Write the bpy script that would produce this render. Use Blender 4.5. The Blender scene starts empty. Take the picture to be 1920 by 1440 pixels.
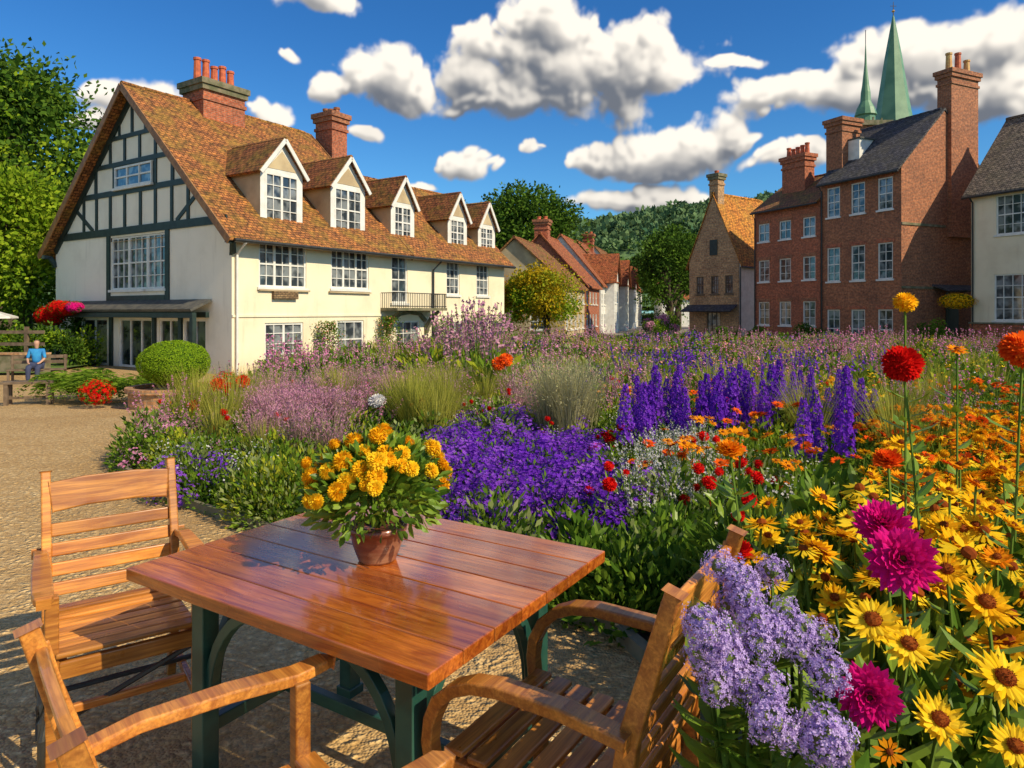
import bpy, math, random
import numpy as np
from mathutils import Vector, Matrix
rng=np.random.default_rng(7); random.seed(7)
scene=bpy.context.scene
R=math.radians
# ------------------------------------------------------------------ survey helper
# metric position of a point seen from the survey station (eye 1.6 m) at a given distance
def sight(a,b,d): return Vector(((a-960)/1300*d, d, 1.6+(585-b)/1300*d))
def gz(x,y):
    t=min(max((y-5)/19.0,0),1); return -0.6*(t*t*(3-2*t))
# ------------------------------------------------------------------ nodes
def N(nt,typ,ins=None,**props):
    n=nt.nodes.new(typ)
    for k,v in props.items(): setattr(n,k,v)
    for k,v in (ins or {}).items():
        if isinstance(v,bpy.types.NodeSocket): nt.links.new(v,n.inputs[k])
        else: n.inputs[k].default_value=v
    return n
def c4(c): return (c[0],c[1],c[2],1.0)
def col(v): return v if isinstance(v,bpy.types.NodeSocket) else c4(v)
def mixc(nt,f,a,b,blend='MIX'):
    n=nt.nodes.new('ShaderNodeMix'); n.data_type='RGBA'; n.blend_type=blend
    for i,v in ((0,f),(6,a),(7,b)):
        if isinstance(v,bpy.types.NodeSocket): nt.links.new(v,n.inputs[i])
        else: n.inputs[i].default_value=c4(v) if i>0 else v
    return n.outputs[2]
def math_(nt,op,a,b=0.0,c=0.0,clamp=False):
    n=nt.nodes.new('ShaderNodeMath'); n.operation=op; n.use_clamp=clamp
    for i,v in enumerate((a,b,c)):
        if isinstance(v,bpy.types.NodeSocket): nt.links.new(v,n.inputs[i])
        else: n.inputs[i].default_value=v
    return n.outputs[0]
def maprange(nt,v,a,b,c=0.0,d=1.0,smooth=True):
    n=N(nt,'ShaderNodeMapRange',{0:v,1:a,2:b,3:c,4:d}); n.interpolation_type='SMOOTHSTEP' if smooth else 'LINEAR'
    return n.outputs[0]
def newmat(name):
    m=bpy.data.materials.new(name); m.use_nodes=True; nt=m.node_tree; nt.nodes.clear()
    out=nt.nodes.new('ShaderNodeOutputMaterial'); return m,nt,out
def noise(nt,vec,scale,detail=4,rough=.55,dist=0):
    return N(nt,'ShaderNodeTexNoise',{'Vector':vec,'Scale':scale,'Detail':detail,'Roughness':rough,'Distortion':dist}).outputs['Fac']
def mapping(nt,vec,sc): return N(nt,'ShaderNodeMapping',{'Vector':vec,'Scale':sc}).outputs[0]
def principled(nt,out,color,rough=.7,bump=None,bstr=.3,bdist=.02,metal=0,coat=0,spec=.5):
    p=N(nt,'ShaderNodeBsdfPrincipled',{'Roughness':rough,'Metallic':metal,'Coat Weight':coat,'Specular IOR Level':spec,'Base Color':col(color)})
    if bump is not None:
        b=N(nt,'ShaderNodeBump',{'Height':bump,'Strength':bstr,'Distance':bdist}); nt.links.new(b.outputs[0],p.inputs['Normal'])
    nt.links.new(p.outputs[0],out.inputs[0]); return p
def grey(nt,v): return N(nt,'ShaderNodeCombineColor',{0:v,1:v,2:v}).outputs[0]
def m_noise(name,a,b,scale=3,rough=.7,bscale=40,bstr=.2,bdist=.01,metal=0,coat=0,coord='Object',stretch=(1,1,1),spec=.5,lo=.35,hi=.65):
    m,nt,out=newmat(name); tc=N(nt,'ShaderNodeTexCoord').outputs[coord]; v=mapping(nt,tc,stretch)
    f=maprange(nt,noise(nt,v,scale,4),lo,hi); c=mixc(nt,f,a,b)
    principled(nt,out,c,rough,noise(nt,v,bscale,2),bstr,bdist,metal,coat,spec); return m
def m_render(name,a,b,streak):
    m,nt,out=newmat(name); tc=N(nt,'ShaderNodeTexCoord').outputs['Object']
    f=maprange(nt,noise(nt,tc,.55,5,.6),.42,.7); c=mixc(nt,f,a,b)
    s=maprange(nt,noise(nt,mapping(nt,tc,(2.2,2.2,.22)),1.6,4,.6),.55,.8); c=mixc(nt,math_(nt,'MULTIPLY',s,.35),c,streak)
    z=N(nt,'ShaderNodeSeparateXYZ',{0:tc}).outputs[2]; c=mixc(nt,math_(nt,'MULTIPLY',maprange(nt,z,.5,-1.0),.4),c,streak)
    principled(nt,out,c,.88,noise(nt,tc,18,4),.35,.015); return m
def m_brick(name,a,b,mortar,w=.24,h=.08,ms=.01,stain=(.06,.035,.03),sa=.3):
    m,nt,out=newmat(name); tc=N(nt,'ShaderNodeTexCoord'); uv=tc.outputs['UV']
    br=N(nt,'ShaderNodeTexBrick',{'Vector':uv,'Color1':c4(a),'Color2':c4(b),'Mortar':c4(mortar),'Scale':1.0,'Mortar Size':ms,'Mortar Smooth':.2,'Bias':0.0,'Brick Width':w,'Row Height':h})
    n1=maprange(nt,noise(nt,uv,.6,4),.4,.7); n2=noise(nt,uv,7,3)
    c=mixc(nt,math_(nt,'MULTIPLY',n1,sa),br.outputs['Color'],stain)
    c=mixc(nt,.6,c,mixc(nt,maprange(nt,n2,.3,.7),(.4,.4,.4),(1.6,1.5,1.4)),'MULTIPLY')
    principled(nt,out,c,.85,math_(nt,'SUBTRACT',n2,br.outputs['Fac']),.5,.015); return m
def m_roof(name,a,b,moss,mossamt=.5,w=.22,h=.15):
    m,nt,out=newmat(name); uv=N(nt,'ShaderNodeTexCoord').outputs['UV']
    wob=N(nt,'ShaderNodeTexNoise',{'Vector':uv,'Scale':1.3,'Detail':1}).outputs['Color']
    uvw=N(nt,'ShaderNodeVectorMath',{0:uv,1:N(nt,'ShaderNodeVectorMath',{0:wob,'Scale':.06},operation='SCALE').outputs[0]},operation='ADD').outputs[0]
    br=N(nt,'ShaderNodeTexBrick',{'Vector':uvw,'Color1':c4(a),'Color2':c4(b),'Mortar':c4((a[0]*.12,a[1]*.12,a[2]*.12)),'Scale':1.0,'Mortar Size':.016,'Mortar Smooth':.3,'Bias':-.1,'Brick Width':w,'Row Height':h})
    sep=N(nt,'ShaderNodeSeparateXYZ',{0:uvw}).outputs[1]
    saw=math_(nt,'FRACT',math_(nt,'DIVIDE',sep,h))
    n1=maprange(nt,noise(nt,uv,.8,5,.68),.42,.62); n2=noise(nt,uv,4,4,.75)
    c=mixc(nt,math_(nt,'MULTIPLY',n1,mossamt),br.outputs['Color'],moss)
    c=mixc(nt,.9,c,mixc(nt,maprange(nt,n2,.32,.66),(.28,.27,.27),(1.7,1.6,1.4)),'MULTIPLY')
    hgt=math_(nt,'SUBTRACT',math_(nt,'MULTIPLY',saw,-1.0),math_(nt,'MULTIPLY',br.outputs['Fac'],.7))
    hgt=math_(nt,'ADD',hgt,math_(nt,'MULTIPLY',n2,.9))
    principled(nt,out,c,.9,hgt,.8,.04); return m
def m_leaf(name,a,b,trans=.25,gloss=0):
    m,nt,out=newmat(name)
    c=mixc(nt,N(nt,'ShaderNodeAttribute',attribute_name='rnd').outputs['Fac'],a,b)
    p=N(nt,'ShaderNodeBsdfDiffuse',{'Color':c}) if not gloss else N(nt,'ShaderNodeBsdfPrincipled',{'Base Color':c,'Roughness':.42,'Specular IOR Level':.45})
    if trans>0:
        t=N(nt,'ShaderNodeBsdfTranslucent',{'Color':c}); mx=N(nt,'ShaderNodeMixShader',{0:trans}); nt.links.new(p.outputs[0],mx.inputs[1]); nt.links.new(t.outputs[0],mx.inputs[2])
        nt.links.new(mx.outputs[0],out.inputs[0])
    else: nt.links.new(p.outputs[0],out.inputs[0])
    return m
def m_glass(name,a=(.03,.04,.05),b=(.22,.24,.25)):
    m,nt,out=newmat(name); tc=N(nt,'ShaderNodeTexCoord').outputs['Object']
    f=maprange(nt,noise(nt,tc,1.7,2),.42,.6); principled(nt,out,mixc(nt,f,a,b),.06,noise(nt,tc,1.2,1),.12,.05,spec=.9); return m
# ------------------------------------------------------------------ mesh builder
class MB:
    def __init__(s): s.V=[];s.F=[];s.M=[];s.Rn=[];s.mats=[]
    def mi(s,m):
        if m not in s.mats: s.mats.append(m)
        return s.mats.index(m)
    def add(s,vs,fs,mat,r=None):
        o=len(s.V); k=s.mi(mat); r=random.random() if r is None else r
        s.V+= [tuple(v) for v in vs]
        for f in fs: s.F.append([i+o for i in f]); s.M.append(k); s.Rn.append(r)
    BF=[(0,3,2,1),(4,5,6,7),(0,1,5,4),(1,2,6,5),(2,3,7,6),(3,0,4,7)]
    def box(s,c,size,mat,rot=None):
        c=Vector(c); h=[x/2 for x in size]
        vs=[Vector((x*h[0],y*h[1],z*h[2])) for z in(-1,1) for x,y in((-1,-1),(1,-1),(1,1),(-1,1))]
        if rot is not None: vs=[rot@v for v in vs]
        s.add([v+c for v in vs],s.BF,mat)
    def obox(s,o,u,n,a0,a1,z0,z1,d0,d1,mat):
        o=Vector(o);u=Vector(u);n=Vector(n);Z=Vector((0,0,1))
        vs=[o+u*a+n*d+Z*z for z in(z0,z1) for a,d in((a0,d0),(a1,d0),(a1,d1),(a0,d1))]
        s.add(vs,s.BF,mat)
    def beam(s,o,u,n,p,q,w,d0,d1,mat):
        o=Vector(o);u=Vector(u);n=Vector(n);Z=Vector((0,0,1))
        a=o+u*p[0]+Z*p[1]; b=o+u*q[0]+Z*q[1]; t=(b-a).normalized(); sd=n.cross(t)*(w/2)
        vs=[x+sd*sg+n*d for d in(d0,d1) for x,sg in((a,-1),(b,-1),(b,1),(a,1))]
        s.add(vs,s.BF,mat)
    def slab(s,pts,th,mat,direction=None):
        pts=[Vector(p) for p in pts]; nn=(pts[1]-pts[0]).cross(pts[2]-pts[0]).normalized()
        if direction is None: direction=nn if nn.z>0 else -nn
        top=[p+direction*th for p in pts]; n=len(pts)
        fs=[tuple(range(n)),tuple(range(2*n-1,n-1,-1))]+[(i,i+n,(i+1)%n+n,(i+1)%n) for i in range(n)]
        s.add(pts+top,fs,mat)
    def poly(s,pts,mat): s.add(pts,[tuple(range(len(pts)))],mat)
    def sweep(s,path,side,w,h,mat):
        path=[Vector(p) for p in path]; side=Vector(side).normalized(); n=len(path); vs=[]
        r=random.random()
        for i,p in enumerate(path):
            t=(path[min(i+1,n-1)]-path[max(i-1,0)]).normalized(); up=side.cross(t).normalized()
            ww=w[i] if isinstance(w,(list,tuple)) else w; hh=h[i] if isinstance(h,(list,tuple)) else h
            vs+=[p-side*ww/2-up*hh/2,p+side*ww/2-up*hh/2,p+side*ww/2+up*hh/2,p-side*ww/2+up*hh/2]
        fs=[(0,1,2,3),tuple(4*(n-1)+k for k in(3,2,1,0))]
        for i in range(n-1):
            for k in range(4): fs.append((4*i+k,4*i+(k+1)%4,4*i+4+(k+1)%4,4*i+4+k))
        s.add(vs,fs,mat,r)
    def tube(s,path,rad,mat,seg=8):
        path=[Vector(p) for p in path]; n=len(path); vs=[]
        for i,p in enumerate(path):
            t=(path[min(i+1,n-1)]-path[max(i-1,0)]).normalized()
            a=t.orthogonal().normalized() if abs(t.z)<.98 else Vector((1,0,0)); a=(a-t*a.dot(t)).normalized(); b=t.cross(a)
            rr=rad[i] if isinstance(rad,(list,tuple)) else rad
            for k in range(seg):
                th=2*math.pi*k/seg; vs.append(p+(a*math.cos(th)+b*math.sin(th))*rr)
        fs=[tuple(range(seg)),tuple(range(n*seg-1,(n-1)*seg-1,-1))]
        for i in range(n-1):
            for k in range(seg): fs.append((i*seg+k,i*seg+(k+1)%seg,(i+1)*seg+(k+1)%seg,(i+1)*seg+k))
        s.add(vs,fs,mat)
    def lathe(s,prof,c,mat,seg=24,ph=0,cap=True):
        c=Vector(c); vs=[]; n=len(prof)
        for r,z in prof:
            for k in range(seg):
                th=2*math.pi*k/seg+ph; vs.append(c+Vector((r*math.cos(th),r*math.sin(th),z)))
        fs=[]
        if cap: fs=[tuple(range(seg-1,-1,-1)),tuple(range((n-1)*seg,n*seg))]
        for i in range(n-1):
            for k in range(seg): fs.append((i*seg+k,i*seg+(k+1)%seg,(i+1)*seg+(k+1)%seg,(i+1)*seg+k))
        s.add(vs,fs,mat)
    def obj(s,name,parent=None,loc=None,rz=0,smooth=False,bevel=0):
        me=bpy.data.meshes.new(name); me.from_pydata(s.V,[],s.F)
        for m in s.mats: me.materials.append(m)
        me.polygons.foreach_set('material_index',s.M)
        at=me.attributes.new('rnd','FLOAT','FACE'); at.data.foreach_set('value',s.Rn)
        me.update(); uvl=me.uv_layers.new(name='UVMap').data; vs=me.vertices
        for p in me.polygons:
            nn=p.normal
            if abs(nn.z)>.97: t=Vector((1,0,0)); b=Vector((0,1,0))
            else:
                t=Vector((-nn.y,nn.x,0)).normalized()
                b=nn.cross(t)
            for li in p.loop_indices:
                co=vs[me.loops[li].vertex_index].co; uvl[li].uv=(co.dot(t),co.dot(b))
        if smooth: me.polygons.foreach_set('use_smooth',[True]*len(me.polygons))
        ob=bpy.data.objects.new(name,me); scene.collection.objects.link(ob)
        if loc is not None: ob.location=loc
        ob.rotation_euler=(0,0,rz)
        if parent: ob.parent=parent
        if bevel:
            b=ob.modifiers.new('bev','BEVEL'); b.width=bevel; b.segments=3; b.limit_method='ANGLE'; b.angle_limit=R(40)
        return ob
def empty(name,loc=(0,0,0),rz=0):
    e=bpy.data.objects.new(name,None); e.empty_display_size=.3; e.location=loc; e.rotation_euler=(0,0,rz); scene.collection.objects.link(e); return e
# ------------------------------------------------------------------ quad soup for plants
def nrm(a): return a/np.maximum(np.linalg.norm(a,axis=-1,keepdims=True),1e-9)
def rdir(n): return nrm(rng.normal(size=(n,3)))
def cubesphere(k=3):
    qs=[]; g=np.linspace(-1,1,k+1)
    for ax in range(3):
        for sg in(-1,1):
            for i in range(k):
                for j in range(k):
                    q=[]
                    for (a,b) in((g[i],g[j]),(g[i+1],g[j]),(g[i+1],g[j+1]),(g[i],g[j+1])):
                        v=[0,0,0]; v[ax]=sg; v[(ax+1)%3]=a; v[(ax+2)%3]=b; q.append(v)
                    qs.append(q)
    return nrm(np.array(qs,float))
CS=cubesphere(3); CS2=cubesphere(2)
class Soup:
    def __init__(s): s.Q=[];s.M=[];s.Rn=[];s.mats=[]
    def mi(s,m):
        if m not in s.mats: s.mats.append(m)
        return s.mats.index(m)
    def quads(s,q,mat,r=None):
        q=np.asarray(q,float); n=len(q)
        if n==0: return
        s.Q.append(q); s.M.append(np.full(n,s.mi(mat))); s.Rn.append(rng.random(n) if r is None else np.broadcast_to(r,(n,)).astype(float))
    def leaves(s,P,D,L,W,mat,Nn=None,fold=.12,mid=.45,r=None):
        P=np.asarray(P,float); n=len(P); D=nrm(np.broadcast_to(D,(n,3)).astype(float))
        L=np.broadcast_to(np.asarray(L,float).reshape(-1,1),(n,1)); W=np.broadcast_to(np.asarray(W,float).reshape(-1,1),(n,1))
        if Nn is None: Nn=rdir(n)
        S=nrm(np.cross(D,np.broadcast_to(Nn,(n,3)))); U=np.cross(S,D)
        m=P+D*L*mid+U*fold*W
        s.quads(np.stack([P,m+S*W/2,P+D*L,m-S*W/2],1),mat,r)
    def leaves2(s,P,D,L,W,mat,Nn=None,r=None,curl=.25):
        # broader leaf of curved quad pairs (foreground foliage and petals)
        P=np.asarray(P,float); n=len(P); D=nrm(np.broadcast_to(D,(n,3)).astype(float))
        L=np.broadcast_to(np.asarray(L,float).reshape(-1,1),(n,1)); W=np.broadcast_to(np.asarray(W,float).reshape(-1,1),(n,1))
        if Nn is None: Nn=rdir(n)
        S=nrm(np.cross(D,np.broadcast_to(Nn,(n,3)))); U=np.cross(S,D); k=rng.random(n) if r is None else r
        a=P+D*L*.30; b=P+D*L*.68-U*L*curl*.12; t=P+D*L*.97-U*L*curl*.4; f=U*W*.12
        for sg in(1,-1):
            s.quads(np.stack([P,a,a+S*sg*W*.46+f,P+S*sg*W*.05],1),mat,k)
            s.quads(np.stack([a,b,b+S*sg*W*.42+f,a+S*sg*W*.46+f],1),mat,k)
            s.quads(np.stack([b,t,t+S*sg*W*.02,b+S*sg*W*.42+f],1),mat,k)
    def stem(s,pts,rad,mat):
        pts=np.asarray(pts,float); th=np.array([0,2.1,4.2]); n=len(pts)
        for i in range(n-1):
            ring=lambda p: p+rad*np.stack([np.cos(th),np.sin(th),0*th],1)
            a=ring(pts[i]); b=ring(pts[i+1])
            s.quads([[a[k],a[(k+1)%3],b[(k+1)%3],b[k]] for k in range(3)],mat)
    def ball(s,c,r,mat,sq=1.0,lo=False):
        q=(CS2 if lo else CS)*r; q=q*np.array([1,1,sq]); s.quads(q+np.asarray(c,float),mat)
    def pack(s):
        if len(s.Q)>1:
            s.Q=[np.concatenate(s.Q)]; s.M=[np.concatenate(s.M)]; s.Rn=[np.concatenate(s.Rn)]
        return s
    def add(s,o,T,jit=None):
        T=np.array(T,float); o.pack(); mp=np.array([s.mi(m) for m in o.mats])
        s.Q.append(o.Q[0]@T[:3,:3].T+T[:3,3]); s.M.append(mp[o.M[0]]); s.Rn.append(o.Rn[0] if jit is None else o.Rn[0]*.65+jit*.35)
    def mesh(s,name):
        s.pack(); Q=s.Q[0]; n=len(Q); me=bpy.data.meshes.new(name)
        me.vertices.add(n*4); me.vertices.foreach_set('co',Q.reshape(-1).astype(np.float32))
        me.loops.add(n*4); me.loops.foreach_set('vertex_index',np.arange(n*4,dtype=np.int32))
        me.polygons.add(n); me.polygons.foreach_set('loop_start',np.arange(n,dtype=np.int32)*4)
        for m in s.mats: me.materials.append(m)
        me.polygons.foreach_set('material_index',s.M[0].astype(np.int32))
        at=me.attributes.new('rnd','FLOAT','FACE'); at.data.foreach_set('value',s.Rn[0].astype(np.float32))
        me.update(calc_edges=True); return me
    def obj(s,name,parent=None,loc=(0,0,0)):
        ob=bpy.data.objects.new(name,s.mesh(name)); scene.collection.objects.link(ob); ob.location=loc
        if parent: ob.parent=parent
        return ob
def T_(loc=(0,0,0),rz=0,s=1.0,dirn=None,tilt=0):
    m=Matrix.Translation(loc)
    if dirn is not None: m=m@Vector(dirn).to_track_quat('Z','Y').to_matrix().to_4x4()
    if tilt: m=m@Matrix.Rotation(tilt*math.cos(rz*3),4,'X')@Matrix.Rotation(tilt*math.sin(rz*5),4,'Y')
    return m@Matrix.Rotation(rz,4,'Z')@Matrix.Scale(s,4)
# ------------------------------------------------------------------ materials
WHITEWALL=m_render('cream_render',(.88,.77,.56),(.78,.66,.46),(.55,.43,.28))
GABLEWALL=m_render('white_render',(.90,.84,.70),(.78,.72,.59),(.52,.47,.38))
DORMW=m_noise('dormer_render',(.58,.46,.28),(.44,.33,.20),1,.85)
WPAINT=m_noise('white_paint',(.82,.80,.75),(.70,.68,.63),3,.45,20,.05)
TIMBER=m_noise('dark_timber',(.008,.022,.018),(.018,.038,.032),4,.5,25,.2)
GLASS=m_glass('window_glass'); GLASSD=m_glass('window_glass_dark',(.012,.018,.02),(.07,.09,.08))
ROOF1=m_roof('clay_tiles_mossy',(.43,.165,.045),(.24,.085,.032),(.23,.15,.025),.65)
ROOF2=m_roof('clay_tiles_dark',(.26,.09,.04),(.34,.14,.05),(.16,.13,.02),.6)
ROOF3=m_roof('clay_tiles_red',(.44,.13,.05),(.30,.085,.04),(.28,.13,.04),.4)
ROOF4=m_roof('clay_tiles_orange',(.62,.25,.04),(.42,.15,.03),(.38,.25,.04),.4)
SLATE=m_roof('slate',(.05,.05,.07),(.09,.085,.10),(.09,.08,.045),.4,.3,.2)
BRICK=m_brick('red_brick',(.52,.13,.05),(.34,.075,.03),(.34,.22,.15))
BRICKB=m_brick('brown_brick',(.46,.155,.062),(.30,.09,.038),(.30,.21,.14),sa=.3)
STONE=m_brick('tan_stone',(.54,.34,.17),(.40,.22,.11),(.36,.27,.18),.4,.18,.015)
STONECAP=m_noise('weathered_stone',(.24,.20,.13),(.12,.12,.06),3,.9,20,.5)
POT=m_noise('terracotta',(.64,.15,.055),(.42,.09,.04),6,.7)
POTY=m_noise('buff_pot',(.66,.42,.14),(.55,.25,.08),6,.7)
COPPER=m_noise('green_copper',(.09,.22,.12),(.16,.31,.17),.6,.5,4,.2)
IRON=m_noise('black_iron',(.018,.019,.019),(.035,.035,.032),8,.45)
LEAD=m_noise('lead_slate_canopy',(.06,.06,.055),(.12,.11,.09),4,.7)
GREENPAINT=m_noise('green_paint',(.015,.065,.05),(.035,.11,.08),6,.35,60,.1,.003)
BARK=m_noise('bark',(.10,.07,.045),(.05,.035,.02),5,.9,12,.8,.05,stretch=(1,1,.3))
def m_wood(name,a,b,rough,coat,rnd=.25):
    m,nt,out=newmat(name); tc=N(nt,'ShaderNodeTexCoord').outputs['Object']
    at=N(nt,'ShaderNodeAttribute',attribute_name='rnd').outputs['Fac']
    off=N(nt,'ShaderNodeCombineXYZ',{0:math_(nt,'MULTIPLY',at,37.0),1:math_(nt,'MULTIPLY',at,11.0),2:at}).outputs[0]
    v=N(nt,'ShaderNodeVectorMath',{0:tc,1:off},operation='ADD').outputs[0]
    v2=mapping(nt,v,(1.2,14,14)); g=noise(nt,v2,2.2,5,.62,1.2); g2=noise(nt,mapping(nt,v,(6,150,150)),1,2,.5)
    big=noise(nt,v,2.5,2)
    c=mixc(nt,maprange(nt,g,.32,.68),a,b)
    c=mixc(nt,.4,c,mixc(nt,maprange(nt,g2,.3,.7),(.5,.42,.36),(1.3,1.3,1.3)),'MULTIPLY')
    k=math_(nt,'MULTIPLY',maprange(nt,at,0,1,1-rnd,1+rnd,False),maprange(nt,big,.3,.7,.78,1.18))
    c=mixc(nt,1.0,c,grey(nt,k),'MULTIPLY')
    p=principled(nt,out,c,rough,g2,.12,.002,coat=coat)
    rr=maprange(nt,noise(nt,v,7,3),.3,.7,rough*.7,rough*1.6); nt.links.new(rr,p.inputs['Roughness'])
    p.inputs['Coat Roughness'].default_value=.09
    return m
WTABLE=m_wood('varnished_hardwood',(.55,.155,.020),(.28,.055,.009),.22,.9,.18)
WCHAIR=m_wood('teak',(.68,.28,.048),(.40,.135,.025),.34,.25,.3)
WOLD=m_noise('old_wood',(.12,.08,.05),(.2,.14,.09),5,.8)
# foliage
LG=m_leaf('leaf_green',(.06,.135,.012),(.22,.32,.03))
LGG=m_leaf('leaf_green_gloss',(.07,.16,.013),(.26,.38,.035),.24,1)
LD=m_leaf('leaf_dark',(.035,.085,.012),(.10,.19,.02))
LY=m_leaf('leaf_yellowgreen',(.24,.30,.015),(.44,.44,.04),.3)
LGREY=m_leaf('leaf_greygreen',(.15,.21,.06),(.31,.35,.13))
GR=m_leaf('grass_blade',(.22,.27,.03),(.50,.46,.09),.3)
GRM=m_leaf('grass_mauve',(.28,.20,.15),(.52,.38,.28),.3)
GRS=m_leaf('grass_silver',(.32,.33,.14),(.54,.49,.28),.3)
STEM=m_leaf('stem',(.09,.16,.025),(.15,.22,.04),0)
PURP=m_leaf('petal_purple',(.085,.015,.36),(.24,.05,.64))
VIOL=m_leaf('petal_violet',(.18,.03,.48),(.36,.12,.70))
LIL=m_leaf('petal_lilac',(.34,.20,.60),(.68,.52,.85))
PINK=m_leaf('petal_pink',(.62,.15,.38),(.84,.40,.58))
MAUVE=m_leaf('petal_mauve',(.44,.16,.32),(.70,.38,.46))
SALM=m_leaf('petal_salmon',(.84,.28,.18),(.88,.46,.34))
RED=m_leaf('petal_red',(.50,.004,.008),(.82,.02,.012))
MAG=m_leaf('petal_magenta',(.55,.004,.15),(.88,.02,.30))
ORG=m_leaf('petal_orange',(.87,.24,.008),(.93,.40,.015))
ORR=m_leaf('petal_orangered',(.82,.07,.01),(.9,.17,.015))
YEL=m_leaf('petal_yellow',(.88,.40,.008),(.95,.60,.02))
YEL2=m_leaf('petal_lemon',(.90,.54,.012),(.97,.70,.04))
WHT=m_leaf('petal_white',(.68,.65,.65),(.88,.86,.84))
CEN=m_leaf('flower_centre',(.16,.03,.01),(.32,.08,.015),.0)
CEND=m_leaf('flower_centre_dark',(.03,.012,.01),(.10,.05,.015),.0)

# ------------------------------------------------------------------ ground
def build_ground():
    m,nt,out=newmat('ground_mix'); geo=N(nt,'ShaderNodeNewGeometry').outputs['Position']
    g=mixc(nt,maprange(nt,noise(nt,geo,.8,5),.35,.65),(.05,.085,.018),(.11,.14,.035))
    principled(nt,out,g,.95,noise(nt,geo,15,4),.6,.05)
    ys=list(np.arange(-12,30,.75))+[30,34,40,50,70,100,160,260,400,700,1200]; xs=[-1200,-500,-200,-100,-60]+list(np.arange(-40,41,2.0))+[60,100,200,500,1200]
    mb=MB(); V=[(x,y,gz(x,y)) for y in ys for x in xs]; nx=len(xs)
    F=[(j*nx+i,j*nx+i+1,(j+1)*nx+i+1,(j+1)*nx+i) for j in range(len(ys)-1) for i in range(nx-1)]
    mb.add(V,F,m); mb.obj('ground',smooth=True)
    # courtyard: beige gravel trodden into small setts
    m,nt,out=newmat('gravel'); geo=N(nt,'ShaderNodeNewGeometry').outputs['Position']
    wv=N(nt,'ShaderNodeTexNoise',{'Vector':geo,'Scale':2.0,'Detail':2}).outputs['Color']
    gv=N(nt,'ShaderNodeVectorMath',{0:geo,1:N(nt,'ShaderNodeVectorMath',{0:wv,'Scale':.25},operation='SCALE').outputs[0]},operation='ADD').outputs[0]
    vn=N(nt,'ShaderNodeTexVoronoi',{'Vector':mapping(nt,gv,(1,1.3,.0)),'Scale':19.0,'Randomness':.9}); vd=vn.outputs['Distance']; sv=N(nt,'ShaderNodeSeparateColor',{0:vn.outputs['Color']}).outputs[0]
    pn=N(nt,'ShaderNodeTexVoronoi',{'Vector':geo,'Scale':75.0}); peb=pn.outputs['Distance']; pc=N(nt,'ShaderNodeSeparateColor',{0:pn.outputs['Color']}).outputs[1]
    c=mixc(nt,sv,(.68,.45,.18),(.84,.62,.31)); c=mixc(nt,math_(nt,'MULTIPLY',maprange(nt,noise(nt,geo,.45,5,.6),.42,.62),.5),c,(.56,.34,.12))
    dome=maprange(nt,vd,.0,.62,1.0,0.0); c=mixc(nt,.6,c,mixc(nt,dome,(.42,.34,.26),(1.12,1.12,1.12)),'MULTIPLY')
    c=mixc(nt,.5,c,mixc(nt,pc,(.55,.52,.5),(1.4,1.35,1.3)),'MULTIPLY')
    hgt=math_(nt,'ADD',dome,math_(nt,'MULTIPLY',peb,-.45)); principled(nt,out,c,.85,hgt,.9,.025)
    mb=MB(); ys=np.arange(-6,33,.5); xs=np.arange(-26,2.6,1.0)
    V=[(x,y,gz(x,y)+.006) for y in ys for x in xs]; nx=len(xs)
    F=[(j*nx+i,j*nx+i+1,(j+1)*nx+i+1,(j+1)*nx+i) for j in range(len(ys)-1) for i in range(nx-1)]
    mb.add(V,F,m); mb.obj('gravel_path',smooth=True)
build_ground()
LB_Y=[0.6,1.5,1.6,2.6,3.4,4.1,4.9,5.7,7.2,9.5,12,15,19,24,30,38]
LB_X=[.45,.50,.82,.84,.55,-.35,-1.6,-2.7,-4.1,-5.0,-5.0,-5.2,-6.5,-8.6,-4.9,.3]
def lb(y): return np.interp(y,LB_Y,LB_X)
def in_bed(x,y): return (y>.6)&(x>lb(y)+.15)&(y<37)&(x<lb(y)+60)&~((y>30)&(x>21.5-(y-33)*.4))
mb=MB(); SOIL=m_noise('soil',(.045,.03,.018),(.08,.055,.03),8,.95,30,.8,.03)
ys=np.arange(.6,37.2,.4)
for y0,y1 in zip(ys[:-1],ys[1:]):
    xs0=np.linspace(lb(y0),24,14); xs1=np.linspace(lb(y1),24,14)
    for i in range(13):
        mb.add([(xs0[i],y0,gz(0,y0)+.03),(xs0[i+1],y0,gz(0,y0)+.03),(xs1[i+1],y1,gz(0,y1)+.03),(xs1[i],y1,gz(0,y1)+.03)],[(0,1,2,3)],SOIL)
    a=Vector((lb(y0),y0,gz(0,y0))); b=Vector((lb(y1),y1,gz(0,y1)))
    if y1<16: mb.sweep([a+Vector((-.03,0,.03)),b+Vector((-.03,0,.03))],(1,0,0),.06,.10,STONECAP)
mb.obj('flower_bed_soil')

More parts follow.
